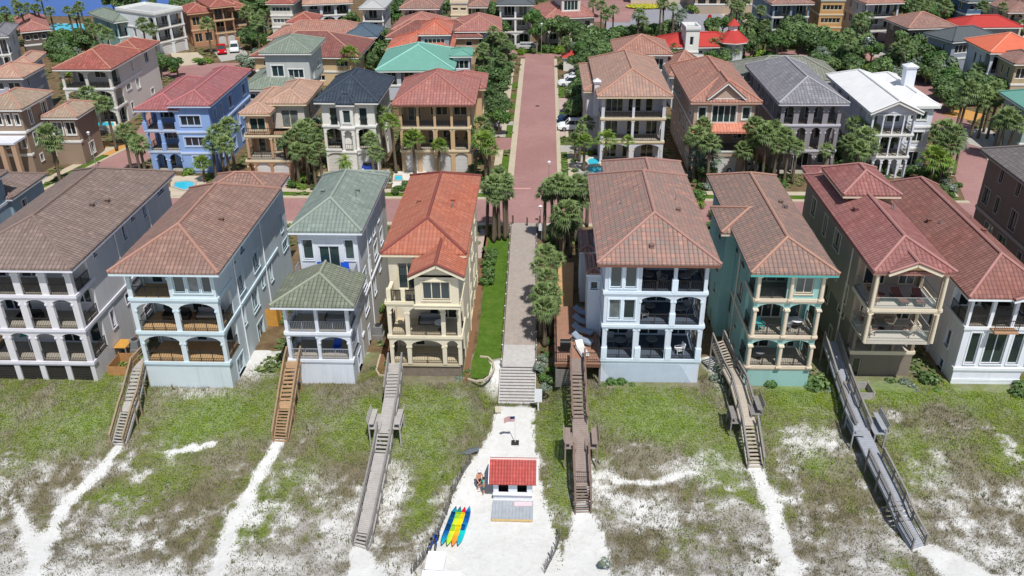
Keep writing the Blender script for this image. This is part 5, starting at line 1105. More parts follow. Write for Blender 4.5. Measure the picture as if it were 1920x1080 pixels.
for x in (-1.44,1.34): m.poly([(x,0.0,1.76),(x,2.4,1.76),(x,1.15,2.6)]); m.poly([(x+.1,0.0,1.76),(x+.1,1.15,2.6),(x+.1,2.4,1.76)])
m.build('gable',wk,o,uv=False)
m=MB(); [m.box(-1.5+i*.253,-1.5+i*.253+.245,-2.05,-.05,-.05,.12) for i in range(12)]; q=m.build('platform',wood(C(160,166,172),along='y'),None,(kx,50.38,kz),uv=False); tag(q,'low grey plank platform in front of the kiosk counter','platform')
m=MB(); m.box(-1.5,1.5,-.05,.0,-.05,.11); tag(m.build('timber_edge',wood(C(206,176,120)),None,(kx,48.32,kz),uv=False),'pale timber edge beam at the front of the kiosk platform','timber edge')
m=MB(); m.box(-.65,.65,-.22,.22,0,.02); tag(m.build('mat',PINKF,None,(kx+.78,49.95,kz+.13),uv=False,rz=.03),'pale pink mat lying on the kiosk platform','mat')
# ---------------- kayaks
def kayak(label,p,rz,stops,L=3.9,W_=.235):
    t=NT('kayak_plastic'); co=t.n('SeparateXYZ'); t.l(t.co('Object'),co.inputs[0]); f=t.math('ADD',t.math('DIVIDE',co.outputs[1],L),.5); mat=t.done(t.ramp(f,stops),.35,.5)
    o=thing('kayak',label,'kayak',p,rz); rings=[]
    for j in range(23):
        s=-1+2*j/22; w=W_*max(.16,(1-abs(s)**5.5)); y=s*L/2; rk=.16*abs(s)**3; d=.26*(1-.6*abs(s)**4)
        rings.append([(w*cos(a),y,rk+d*.5+(d*.5*sin(a) if sin(a)<0 else d*.42*sin(a)*(.55 if abs(s)<.55 else 1))) for a in [2*PI*i/14 for i in range(14)]])
    m=MB(); m.loft(rings); m.build('hull',mat,o,uv=False,smooth=True)
    for y in (-.35,.95): m=MB(); m.box(-.15,.15,y-.2,y+.2,.235,.255); m.box(-.15,.15,y+.2,y+.24,.235,.4); m.build('seat',mul_m(stops),o,uv=False)
def mul_m(stops): return paint(mul(stops[len(stops)//2][1],.75))
B1=C(10,90,160);T1=C(20,170,190);Y1c=C(240,215,20);G1=C(170,220,60);O1=C(245,160,40);R1=C(210,20,50);DB=C(0,70,120)
_k=hit(850,988); kp=[(_k+Vector((-.30+.36*i,0,0)),0) for i in range(4)]
SG=paint(C(120,125,120))
kayak('blue and teal kayak, outermost left of the four on the sand',kp[0][0],-.17,[(0,T1),(.3,B1),(.65,DB),(.8,T1),(1,DB)]); kayak('lime yellow kayak with green blue stern, second from left on the sand',kp[1][0]+Vector((0,-.05,0)),-.15,[(0,G1),(.5,C(225,225,40)),(.72,G1),(.85,C(20,150,110)),(1,DB)])
kayak('yellow orange kayak with red end, third from left on the sand',kp[2][0]+Vector((0,-.08,0)),-.14,[(0,C(240,130,60)),(.2,O1),(.5,Y1c),(.82,Y1c),(.86,R1),(1,R1)]); kayak('turquoise kayak with deep blue middle, rightmost of the four on the sand',kp[3][0],-.13,[(0,T1),(.35,C(20,200,190)),(.6,B1),(.85,B1),(1,T1)])
# ---------------- storage boxes, bike, fences, flag, signs
def sbox(label,p,w,d,h,rz=0):
    o=thing('storage_box',label,'storage box',p,rz); m=MB(); m.box(0,w,0,d,0,h-.1); m.build('body',WHITE,o,uv=False); m=MB(); m.box(-.03,w+.03,-.03,d+.03,h-.1,h); m.build('lid',paint(C(240,242,250)),o,uv=False)
p=hit(795,1078); sbox('white storage chest beside the kayaks at the bottom of the photo',(p.x+.1,p.y+.1,p.z),1.2,1.55,.55,-.04); sbox('low wide white storage chest nearest the camera',(p.x-.1,p.y-2.1,p.z),2.6,2.1,.4,-.02)
p=hit(826,1057); m=MB(); m.cyl((0,0,0),(0,0,.45),.14,.16,10); tag(m.build('bucket',GREYM,None,p,uv=False),'small grey bucket by the white storage chest','bucket')
def ring(m,c,r,ax,n=18,t=.02):
    pts=[Vector(c)+Vector((r*cos(2*PI*i/n)*ax.x,r*cos(2*PI*i/n)*ax.y,r*sin(2*PI*i/n))) for i in range(n)]
    for a,b in zip(pts,pts[1:]+pts[:1]): m.beam(a,b,t,t)
def bike(label,p,rz):
    o=thing('bicycle',label,'bicycle',p,rz); X=Vector((1,0,0))
    for x in (-.5,.52):
        m=MB(); ring(m,(x,0,.34),.33,X,t=.045); w=m.build('wheel',BLACK,o,uv=False); m=MB(); [m.beam((x,0,.34),(x+.32*cos(a),0,.34+.32*sin(a)),.008,.008,up=(0,1,0)) for a in [i*PI/5 for i in range(10)]]; m.build('spokes',GREYM,w,uv=False)
    m=MB(); q=[((-.5,0,.34),(-.1,0,.34)),((-.5,0,.34),(-.18,0,.85)),((-.1,0,.34),(-.2,0,.95)),((-.1,0,.34),(.34,0,.85)),((-.18,0,.82),(.34,0,.88)),((.33,0,.95),(.52,0,.34))]; [m.beam(a,b,.04,.04,up=(0,1,0)) for a,b in q]; m.build('frame',BLUEF,o,uv=False)
    m=MB(); m.box(-.32,-.08,-.07,.07,.95,1.0); m.build('saddle',BLACK,o,uv=False); m=MB(); m.beam((.3,-.28,1.02),(.3,.28,1.02),.03,.03); m.build('handlebar',GREYM,o,uv=False)
p=hit(812,1026); bike('bicycle parked beside the blue kayak, the left of two',(p.x,p.y,p.z),1.2); p=hit(820,1020); bike('bicycle parked beside the blue kayak, the right of two',(p.x,p.y,p.z),1.5)
def sfence(label,pl):
    P=[hit(*a) for a in pl]; o=thing('sand_fence',label,'fence',P[0]); m=MB(); r=random.Random(4)
    for a,b in zip(P,P[1:]):
        L=(b-a).length; n=int(L/.09); nd=(b-a).normalized(); sd=Vector((-nd.y,nd.x,0))
        for i in range(n):
            c=a.lerp(b,i/n)-P[0]; c.z=terrain(c.x+P[0].x,c.y+P[0].y)-P[0].z; t=sd*r.uniform(-.1,.25); m.beam(c,c+t+Vector((0,0,r.uniform(.85,1.05))),.045,.015,up=sd)
    m.build('slats',wood(C(112,108,100)),o,uv=False)
    for a,b in zip(P,P[1:]):
        m=MB(); c=a-P[0]; m.cyl(c-Vector((0,0,.1)),c+Vector((0,0,1.25)),.05,.045,7); m.build('post',WGD,o,uv=False)
    m=MB(); [m.beam(a-P[0]+Vector((0,0,zz)),b-P[0]+Vector((0,0,zz)),.015,.015) for a,b in zip(P,P[1:]) for zz in (.3,.7)]; m.build('wire',GREYM,o,uv=False)
sfence('sagging grey slatted sand fence along the left of the kiosk sand',[(883,868),(868,890),(850,925),(838,965),(818,1012),(795,1050),(770,1079)]); sfence('short grey slatted sand fence right of the kiosk sand',[(1049,1006),(1044,1030),(1034,1050),(1020,1078)])
p=hit(879,852); m=MB(); rr=random.Random(3)
m.loft([[(-.8+j*.4+rr.uniform(-.05,.05),.32*cos(a)*(1-abs(j-2)*.18)+.1*j,.12+.14*sin(a)) for a in [i*PI/4 for i in range(8)]] for j in range(5)]); tag(m.build('tarp_bundle',paint(C(96,104,112),.8),None,p,uv=False,rz=.2),'dark grey rolled tarp lying at the top of the sand fence','tarp')
p=hit(966,831); o=thing('flagpole','small flagpole with american flag standing in the sand behind the kiosk','flag',p); m=MB(); m.cyl((0,0,0),(0,0,2.7),.03,.025,8); m.build('pole',WHITE,o,uv=False); m=MB(); m.box(-.3,.3,-.25,.25,0,.12); m.build('base',DARKM,o,uv=False)
m=MB(); nx=14
for s in range(13):
    for i in range(nx):
        x0,x1=-.03-.85*i/nx,-.03-.85*(i+1)/nx; f=lambda x:.07*sin(x*9)*(-x); g=lambda x:-.22*x*x; za,zb=2.66-.5*s/13,2.66-.5*(s+1)/13
        mi=2 if (s<7 and i<6) else s%2; m.poly([(x0,f(x0),za+g(x0)),(x0,f(x0),zb+g(x0)),(x1,f(x1),zb+g(x1)),(x1,f(x1),za+g(x1))],mi)
m.build('flag',[paint(C(178,50,60),.8),paint(C(228,222,222),.8),paint(C(44,50,92),.8)],o,uv=False)
def sign(label,p,w,h,z,bm=WHITE,rz=0,name='sign'):
    o=thing(name,label,'sign',p,rz); m=MB(); m.box(-w/2,w/2,-.03,.0,z,z+h); m.build('board',bm,o,uv=False); m=MB(); m.box(-.05,.05,.002,.09,0,z+h*.8); m.build('post',WHITE,o,uv=False)
p=hit(1009,772); sign('white notice board on a post at the foot of the beach steps',(p.x,p.y,p.z),.62,1.3,1.0)
p=hit(934,776); o=thing('sign','small beige notice board left of the foot of the beach steps','sign',p); m=MB(); m.box(-.25,.25,-.02,.02,.15,.75); m.build('board',CREAMF,o,uv=False); [ (lambda m:(m.box(x-.02,x+.02,.021,.05,-.05,.7),m.build('post',WGD,o,uv=False)))(MB()) for x in (-.2,.2)]
sign('white notice board on a post at the street end of the boardwalk',at(1016,452,3),.75,.9,1.3)
def lamp(label,px,py,h,zg=3.0):
    p=at(px,py,zg); o=thing('street_lamp',label,'street lamp',p); m=MB(); m.cyl((0,0,0),(0,0,h),.06,.045,8); m.build('pole',paint(C(150,150,148)),o,uv=False); m=MB(); m.cyl((0,0,h),(0,0,h+.35),.12,.2,10); m.cyl((0,0,h+.35),(0,0,h+.5),.24,.04,10); m.build('lamp_head',WHITE,o,uv=False)
lamp('white headed street lamp on the right of the brick street',1029,352,3.2); lamp('tall pale street lamp at the far end of the brick street',1015,104,6); lamp('thin tall street lamp on the lawn strip behind the long brown roof',182,318,5); lamp('thin street lamp by the right brick street',1620,118,4.5); lamp('pale street lamp beside the far right of the long pool house street',1078,98,5)
lamp('small lamp post among the palms beside the top of the boardwalk',1013,418,1.8)
# beach road sign / stop sign far away
p=at(1329,50,3); o=thing('stop_sign','red octagonal stop sign by the wide grey road','sign',p); m=MB(); m.cyl((0,-.02,2.3),(0,.02,2.3),.5,.5,8); m.build('plate',paint(C(190,30,30)),o,uv=False); m=MB(); m.cyl((0,.05,0),(0,.05,2.2),.04,.04,6); m.build('post',GREYM,o,uv=False)
# guard hut with red roof by the brick street
p=at(1068,133,3); o=thing('gatehouse','tiny white gatehouse with red roof beside the brick street','gatehouse',p); m=MB(); m.box(-1.2,1.2,0,2.4,0,2.6); m.build('wall',stucco(C(232,230,222)),o); m=MB(); q=[(-1.6,-.4,2.6),(1.6,-.4,2.6),(1.6,2.8,2.6),(-1.6,2.8,2.6)]
for i in range(4): m.poly([q[i],q[(i+1)%4],(0,1.2,3.8)])
m.build('roof',BRD,o,uv=False); m=MB(); m.box(-1.55,1.55,-.35,2.75,2.45,2.59); m.build('fascia',WHITE,o,uv=False)
# flower bed
p=at(1210,14,3); mb=MB(); sh=[]; r=random.Random(9)
for i in range(1500):
    a=r.uniform(0,6.28); q=math.sqrt(r.random()); x,y=q*5*cos(a),q*3*sin(a); s=.2; mb.poly([(x-s,y,.3+r.random()*.3),(x,y-s,.3),(x+s,y,.3+r.random()*.3),(x,y+s,.35)]); sh.append(r.random())
t=leaf(C(60,110,30),C(150,160,20),C(235,190,30),0); tag(link('flower_bed',leafmesh(mb,sh,'flower_bed',t),None,(p.x,p.y,3)),'round bed of yellow flowers in the far roundabout','flower bed',kind='stuff')
# ---------------- vehicles
def car(label,px,py,rz,col,kind='suv',zg=3.0,L=4.9):
    p=at(px,py,zg+.3); o=thing('parked_car',label,'car',(p.x,p.y,zg+.03),rz); pm=paint(col,.3); W_=.95
    def sec(x,z0,z1,w,t): return [(x,-w,z0),(x,w,z0),(x,w,z0+(z1-z0)*.6),(x,w*t,z1),(x,-w*t,z1),(x,-w,z0+(z1-z0)*.6)]
    h=L/2; prof=[(-h,.4,.95),(-h+.25,.32,1.05),(-h+.9,.3,1.08),(h-1.4,.3,1.06),(h-.35,.3,.98),(h,.4,.78)]
    m=MB(); m.loft([sec(x,a,b,W_*(.93 if i in(0,5) else 1),.9) for i,(x,a,b) in enumerate(prof)]); m.build('body',pm,o,uv=False)
    c0,c1=(-h+.15,h-1.75) if kind=='suv' else (-h+2.0,h-1.6) if kind=='pickup' else (-h+.7,h-1.4)
    if kind=='pickup':
        m=MB(); m.box(-h+.12,-h+1.85,-.78,.78,1.06,1.09); m.build('truck_bed',BLACK,o,uv=False)
        for y in (-.93,.80): m=MB(); m.box(-h+.1,-h+1.95,y,y+.13,1.05,1.28); m.build('bed_side',pm,o,uv=False)
    top=1.72 if kind!='sedan' else 1.42
    m=MB(); m.loft([[(c0,-.86,1.04),(c0,.86,1.04),(c0+.15,.70,top-.07),(c0+.15,-.70,top-.07)],[(c1+.5,-.86,1.03),(c1+.5,.86,1.03),(c1-.1,.70,top-.07),(c1-.1,-.70,top-.07)]]); m.build('glasshouse',GLASS,o,uv=False)
    m=MB(); m.box(c0+.1,c1-.05,-.72,.72,top-.069,top); [m.beam((x0,s*.86,1.04),(x1,s*.71,top-.05),.07,.05) for s in (-1,1) for x0,x1 in ((c1+.5,c1-.08),((c0+c1)/2,(c0+c1)/2),(c0+.02,c0+.16))]; m.build('cabin_roof',pm,o,uv=False)
    for x in (-h+.95,h-.95):
        for y in (-.86,.86):
            m=MB(); m.cyl((x,y-.11,.34),(x,y+.11,.34),.36,.36,14); w=m.build('wheel',BLACK,o,uv=False); m=MB(); s=1 if y>0 else -1; m.cyl((x,y+s*.111,.34),(x,y+s*.125,.34),.22,.2,10); m.build('rim',GREYM,w,uv=False)
    for y in (-.68,.68): m=MB(); m.box(h-.06,h+.01,y-.16,y+.16,.68,.82); m.build('headlight',WHITE,o,uv=False); m=MB(); m.box(-h-.01,-h+.04,y-.12,y+.12,.75,.95); m.build('taillight',REDF,o,uv=False)
car('red pickup truck parked in front of the orange brown house',416,96,-PI/2+.35,C(190,20,28),'pickup',L=5.4); car('white off roader parked beside the red pickup truck',440,93,-PI/2+.3,C(235,238,242),'suv')
car('white pickup truck parked beside the brick street, right side',1080,240,PI+.0,C(236,238,240),'pickup',L=5.6); car('dark blue car parked behind the white pickup truck',1074,226,PI,C(30,50,80),'sedan')
car('black car in the shaded parking court far up the brick street',1090,138,PI,C(24,26,30),'sedan'); car('white van half hidden by trees in the far parking court',1072,158,PI,C(230,232,235),'suv'); car('white car in the parking court below the black car',1082,148,PI,C(215,218,222),'sedan')
car('blue sports car in the right garage of the black roofed house',696,312,-PI/2,C(30,60,140),'sedan'); car('silver car in the carport of the dusty pink house',1385,316,PI,C(190,195,200),'sedan')
car('dark grey car parked by the wide grey road',1378,34,PI,C(60,62,68),'sedan'); car('light grey car on the shaded left drive near the brick street',912,238,0,C(150,150,155),'sedan'); car('silver car at the dead end behind the lawn, under the trees',990,90,0,C(180,180,180),'sedan')
# ---------------- people
SKIN=paint(C(206,150,122),.6); SKIN2=paint(C(196,138,110),.6); TEALC=paint(C(20,160,150),.8); NAVY=paint(C(36,40,54),.8); HATM=paint(C(214,216,228),.8); HAIR=paint(C(60,44,34),.8)
def person(label,p,rz,height,skin,pose,top,bottom,hat=None,hair=None):
    o=thing('person',label,'person',p,rz); s=height/1.75; V=[];E_=[];RR=[]
    def add(co,r,par=None,ex=None):
        V.append(tuple(x*s for x in co)); RR.append(r*s)
        if par is not None:E_.append((par,len(V)-1))
        return len(V)-1
    pel=add((0,0,.95),.135); sp=add((0,.01,1.15),.12,pel); ch=add((0,0,1.34),.145,sp); nk=add((0,.0,1.49),.055,ch); hd=add((0,-.01,1.60),.085,nk); add((0,0,1.70),.075,hd)
    for sd in (-1,1):
        sh=add((sd*.17,0,1.41),.06,ch); a=pose[0 if sd<0 else 1]; el=add((sd*(.21+a[0]),a[1],1.14+a[2]),.042,sh); wr=add((sd*(.20+a[3]),a[4],.90+a[5]),.028,el)
        d=Vector(V[wr])-Vector(V[el]); d.normalize(); pm=Vector(V[wr])/s+d*.075; pa=add(tuple(pm),.034,wr); side=Vector((0,1,0)); cx=d.cross(side).normalized() if abs(d.y)<.95 else Vector((1,0,0))
        for k,(o_,L) in enumerate(((-.03,.065),(-.01,.08),(.01,.075),(.03,.06))):
            b=pm+side*o_+d*.03; f1=add(tuple(b),.011,pa); f2=add(tuple(b+d*L*.6+cx*.012),.0095,f1); add(tuple(b+d*L+cx*.03*sd),.008,f2)
        th=add(tuple(pm+side*-.045),.012,pa); add(tuple(pm+side*-.06+d*.045),.009,th)
        hp=add((sd*.095,0,.88),.095,pel); kn=add((sd*.11,a[6]-.02,.49),.062,hp); an=add((sd*.11,a[6]*1.6+.02,.09),.042,kn); add((sd*.12,a[6]*1.6-.12,.04),.04,an)
    me=bpy.data.meshes.new('body'); me.from_pydata(V,E_,[]); b=link('body',me,o); me.materials.append(skin)
    b.modifiers.new('skin','SKIN'); sv=me.skin_vertices[0].data if me.skin_vertices else None
    if sv is None: 
        me.attributes.new; 
    for i,r in enumerate(RR): sv[i].radius=(r,r)
    sv[0].use_root=True; md=b.modifiers.new('sub','SUBSURF'); md.levels=1; md.render_levels=2; b.modifiers['skin'].use_smooth_shade=True
    def el_(cx,cy,cz,rx,ry,rz_,z0,z1,name,mat,n=14,k=7,par=o):
        rings=[]
        for j in range(k+1):
            t=z0+(z1-z0)*j/k; q=max(.05,math.sqrt(max(0,1-t*t))); rings.append([((cx+rx*q*cos(2*PI*i/n))*s,(cy+ry*q*sin(2*PI*i/n))*s,(cz+rz_*t)*s) for i in range(n)])
        m=MB(); m.loft(rings); m.build(name,mat,par,uv=False,smooth=True)
    def tube(pts,name,mat,n=12):
        m=MB(); rings=[[((x+rx*cos(2*PI*i/n))*s,(y+ry*sin(2*PI*i/n))*s,z*s) for i in range(n)] for x,y,z,rx,ry in pts]; m.loft(rings); return m.build(name,mat,o,uv=False,smooth=True)
    if top: tube([(0,0,.92,.165,.13),(0,.01,1.12,.15,.12),(0,0,1.32,.19,.135),(0,0,1.44,.17,.11),(0,0,1.48,.075,.07)],'shirt',top)
    tube([(0,0,.80,.175,.13),(0,0,.95,.165,.135),(0,0,1.04,.15,.125)],'shorts',bottom)
    for sd in (-1,1): tube([(sd*.11,pose[0 if sd<0 else 1][6]*.8,.58,.09,.09),(sd*.095,0,.82,.105,.11)],'shorts_leg',bottom)
    if hair: el_(0,.015,1.64,.108,.115,.12,-.3,1,'hair',hair)
    if hat: el_(0,.0,1.70,.11,.12,.09,-.2,1,'hat',hat); tube([(0,-.03,1.685,.17,.19),(0,-.03,1.70,.15,.17)],'hat_brim',hat,16)
    for sx in (-1,1): m=MB(); m.cyl((sx*.032*s,-.095*s,1.625*s),(sx*.032*s,-.088*s,1.625*s),.011*s,.013*s,8); m.build('eye',BLACK,o,uv=False)
    m=MB(); m.cyl((0,-.115*s,1.59*s),(0,-.085*s,1.62*s),.013*s,.008*s,6); m.build('nose',skin,o,uv=False)
p=hit(899,917); person('shirtless man in pale hat and dark shorts beside the kiosk',(p.x,p.y,p.z),.5,1.85,SKIN,((.02,-.1,.0,.0,-.3,.1,.03),(.05,0,0,.08,-.12,.02,-.05)),None,NAVY,hat=HATM)
p=hit(907,926); person('woman in teal top leaning beside the kiosk wall',(p.x,p.y,p.z),-1.2,1.62,SKIN2,((.03,-.12,.02,-.02,-.32,.15,.06),(.03,-.1,.02,-.02,-.3,.14,-.04)),TEALC,paint(C(20,110,120),.8),hair=HAIR)

for i,(x,y,t) in enumerate(((-36.6,66,'beside the lilac white house wall, nearest the stairway'),(-36.6,68.2,'beside the lilac white house wall, farther from the stairway'),(-15.1,69,'in the gap right of the narrow white house'),(14.4,70,'in the sandy gap right of the pale blue white house'),(33.2,70,'in the gap left of the white house at right'))):
    o=thing('air_conditioner','grey outdoor air conditioner '+t,'air conditioner',(x,y,3.0)); m=MB(); m.box(-.4,.4,-.4,.4,.5,1.35); m.build('body',GREYM,o,uv=False); m=MB(); m.cyl((0,0,1.351),(0,0,1.4),.3,.3,12); m.build('fan_guard',DARKM,o,uv=False)
    m=MB(); m.box(-.5,.5,-.5,.5,0,.499); m.build('stand',WGD,o,uv=False)
# ---------------- palms, trees and shrubs
def many(f,L):
    for a in L: f(*a)
# left cluster
many(palm,[(92,258,7,'sabal',1.2),(100,275,6,'sabal',1.0),(165,178,7,'sabal',1.0),(195,196,7,'sabal',1.15),(234,248,6,'sabal',.95),(262,272,5.5,'sabal',1.1),(250,262,5,'sabal',.8),(178,185,5,'sabal',.7),
 (428,238,7,'sabal',1.0),(408,252,6.5,'sabal',1.1),(420,272,5.5,'sabal',1.0),(398,270,5,'sabal',.9),(380,308,2.5,'bright',.85),(545,262,6,'sabal',1.05),(566,246,7,'sabal',1.0),(532,268,5,'sabal',.9),(556,284,5,'sabal',.95),(578,238,6.5,'sabal',.9),(572,270,5.5,'sabal',.9),(582,262,5,'sabal',.9),
 (646,304,3,'feather',.75),(716,214,7.5,'sabal',.85),(732,232,7,'bright',.9),(704,288,4.5,'sabal',.95),(695,262,5,'sabal',.8),(773,262,5,'bright',.95),(824,274,4,'bright',.85),(848,258,4,'silver',.5),(907,268,5.5,'bright',1.05),(893,282,4,'silver',.8),(917,282,4.5,'bright',.85),
 (936,332,7,'sabal',.85),(925,345,7,'sabal',.95),(944,350,6.5,'sabal',.9),(932,360,6,'sabal',.95),(916,352,6,'sabal',.8),(950,362,5.5,'sabal',.75),(926,372,5.5,'sabal',.7),(948,338,7,'sabal',.7),
 (1034,350,7,'sabal',.85),(1050,346,7.5,'sabal',.9),(1066,352,7,'sabal',.95),(1082,346,7,'sabal',.95),(1095,352,6.5,'sabal',.95),(1022,362,6,'sabal',.7),(1052,362,6,'sabal',.85),(1076,366,5.5,'sabal',.85),(1090,372,5,'sabal',.8),(1100,336,6,'silver',.7),
 (1062,402,5.5,'sabal',1.1),(1052,420,4,'sabal',.9),(1072,418,4,'sabal',.9),(1024,478,5.5,'sabal',.98),(1042,488,5,'sabal',.7),(1012,498,5,'sabal',.6),(1026,522,5,'sabal',.85),(1018,552,4.6,'sabal',.95),(1036,550,4.6,'sabal',.75),(1022,578,4,'sabal',.8),(1038,566,3.5,'sabal',.6),
 (1096,268,4,'bright',.8),(1136,264,5,'bright',.9),(1178,266,5,'bright',.55),(1078,262,3,'bright',.7),
 (1306,254,6.5,'sabal',1.1),(1320,236,7,'sabal',1.0),(1332,268,6,'sabal',1.0),(1296,262,5,'sabal',.8),(1318,282,4.5,'silver',1.1),(1336,296,3.5,'silver',1.0),(1306,300,3,'silver',1.0),(1418,236,7,'sabal',1.0),(1436,252,6.5,'sabal',1.0),(1452,244,6.5,'sabal',1.05),(1470,256,6,'sabal',1.05),(1422,262,5.5,'sabal',1.0),(1492,276,5,'sabal',1.0),(1460,276,5,'sabal',.9),(1408,254,5.5,'sabal',.9),(1480,270,5.5,'sabal',.8),
 (1604,236,6.5,'sabal',1.1),(1624,258,6,'sabal',1.0),(1590,268,5.5,'sabal',1.0),(1612,282,5,'sabal',1.0),(1640,246,6,'sabal',.9),(1632,276,4.5,'sabal',.9),(1600,296,3.5,'sabal',1.0),
 (1770,246,6,'sabal',1.2),(1790,252,6,'sabal',1.0),(1758,262,5,'sabal',1.0),(1784,272,5,'sabal',1.0),(1800,268,4.5,'silver',.9),(1752,302,3.5,'bright',1.3),(1766,312,2.5,'bright',1.1),
 (1818,172,7,'sabal',1.2),(1842,178,6.5,'sabal',1.1),(1862,170,6.5,'sabal',1.1),(1808,186,6,'sabal',1.0),(1850,192,5.5,'sabal',1.0),(1872,186,6,'sabal',1.1),(1888,222,6,'sabal',1.2),(1904,234,5.5,'sabal',1.1),(1876,230,5,'sabal',1.0),(1912,206,6,'sabal',1.0),
 (655,108,5,'bright',1.3),(38,18,9,'sabal',1.0),(28,8,9,'sabal',.9),(52,14,8,'sabal',.8),(70,16,8,'sabal',.8),(10,22,8,'sabal',.9),(93,22,7,'sabal',.8),(126,20,9,'sabal',.8),(143,18,9,'sabal',.8),(150,12,8,'sabal',.8),(166,44,6,'sabal',.9),(174,56,5,'sabal',.9),(64,15,8,'sabal',.7),(14,42,5,'sabal',.8),
 (268,46,7,'sabal',1.1),(284,56,6,'sabal',1.0),(388,46,6,'sabal',1.1),(462,24,7,'sabal',1.1),(476,34,6.5,'sabal',1.0),(490,30,7,'sabal',.8),
 (1112,8,8,'sabal',1.0),(1136,28,7,'sabal',1.1),(1150,20,7,'sabal',.9),(1128,12,8,'sabal',.9),(1198,28,8,'sabal',1.0),(1206,42,6,'sabal',1.1),(1244,8,10,'sabal',.9),(1262,14,10,'sabal',.8),(1240,2,10,'sabal',.8),(1268,36,6,'silver',1.1),(1278,28,6,'silver',.9),
 (1374,6,10,'sabal',1.1),(1388,16,9,'sabal',1.0),(1396,2,9,'sabal',1.0),(1402,40,7,'sabal',1.2),(1426,20,8,'sabal',1.1),(1340,66,5,'sabal',1.1),(1370,78,5,'sabal',1.0),(1362,92,4,'sabal',1.0),(1436,48,6,'sabal',.9),(1592,80,6,'sabal',1.0),
 (1612,38,8,'sabal',1.1),(1626,32,8,'sabal',1.0),(1696,88,6,'sabal',1.1),(1680,94,5,'sabal',1.1),(1834,130,4,'sabal',1.1),(1720,8,8,'sabal',1.1),(1772,14,8,'sabal',1.1),(1740,4,8,'sabal',1.0),(1880,14,8,'sabal',1.0),(1896,6,8,'sabal',1.0),
 (900,102,6,'bright',.8),(906,92,7,'sabal',.9),(925,60,7,'sabal',.9),(940,72,6,'sabal',.9)])
many(palm,[(1246,86,4,'sabal',1.0),(1262,92,4,'sabal',.9),(1338,84,4.5,'sabal',1.1),(1358,80,5,'sabal',1.0),(1376,92,4,'sabal',.9),(902,236,5,'sabal',1.0),(914,250,5,'sabal',.9),(1088,246,4.5,'sabal',.8),(1100,232,4.5,'sabal',.9),(884,256,4.5,'sabal',.8),(612,250,5,'sabal',.8),(664,268,3.5,'bright',.7),(596,282,5,'sabal',.9),(588,298,4,'sabal',.8),(1396,282,4,'sabal',.9),(1550,282,4,'sabal',.8),(1670,262,4.5,'sabal',.8),(940,110,6,'sabal',.8),(950,84,6,'sabal',.8),(1062,78,5.5,'sabal',.9)])
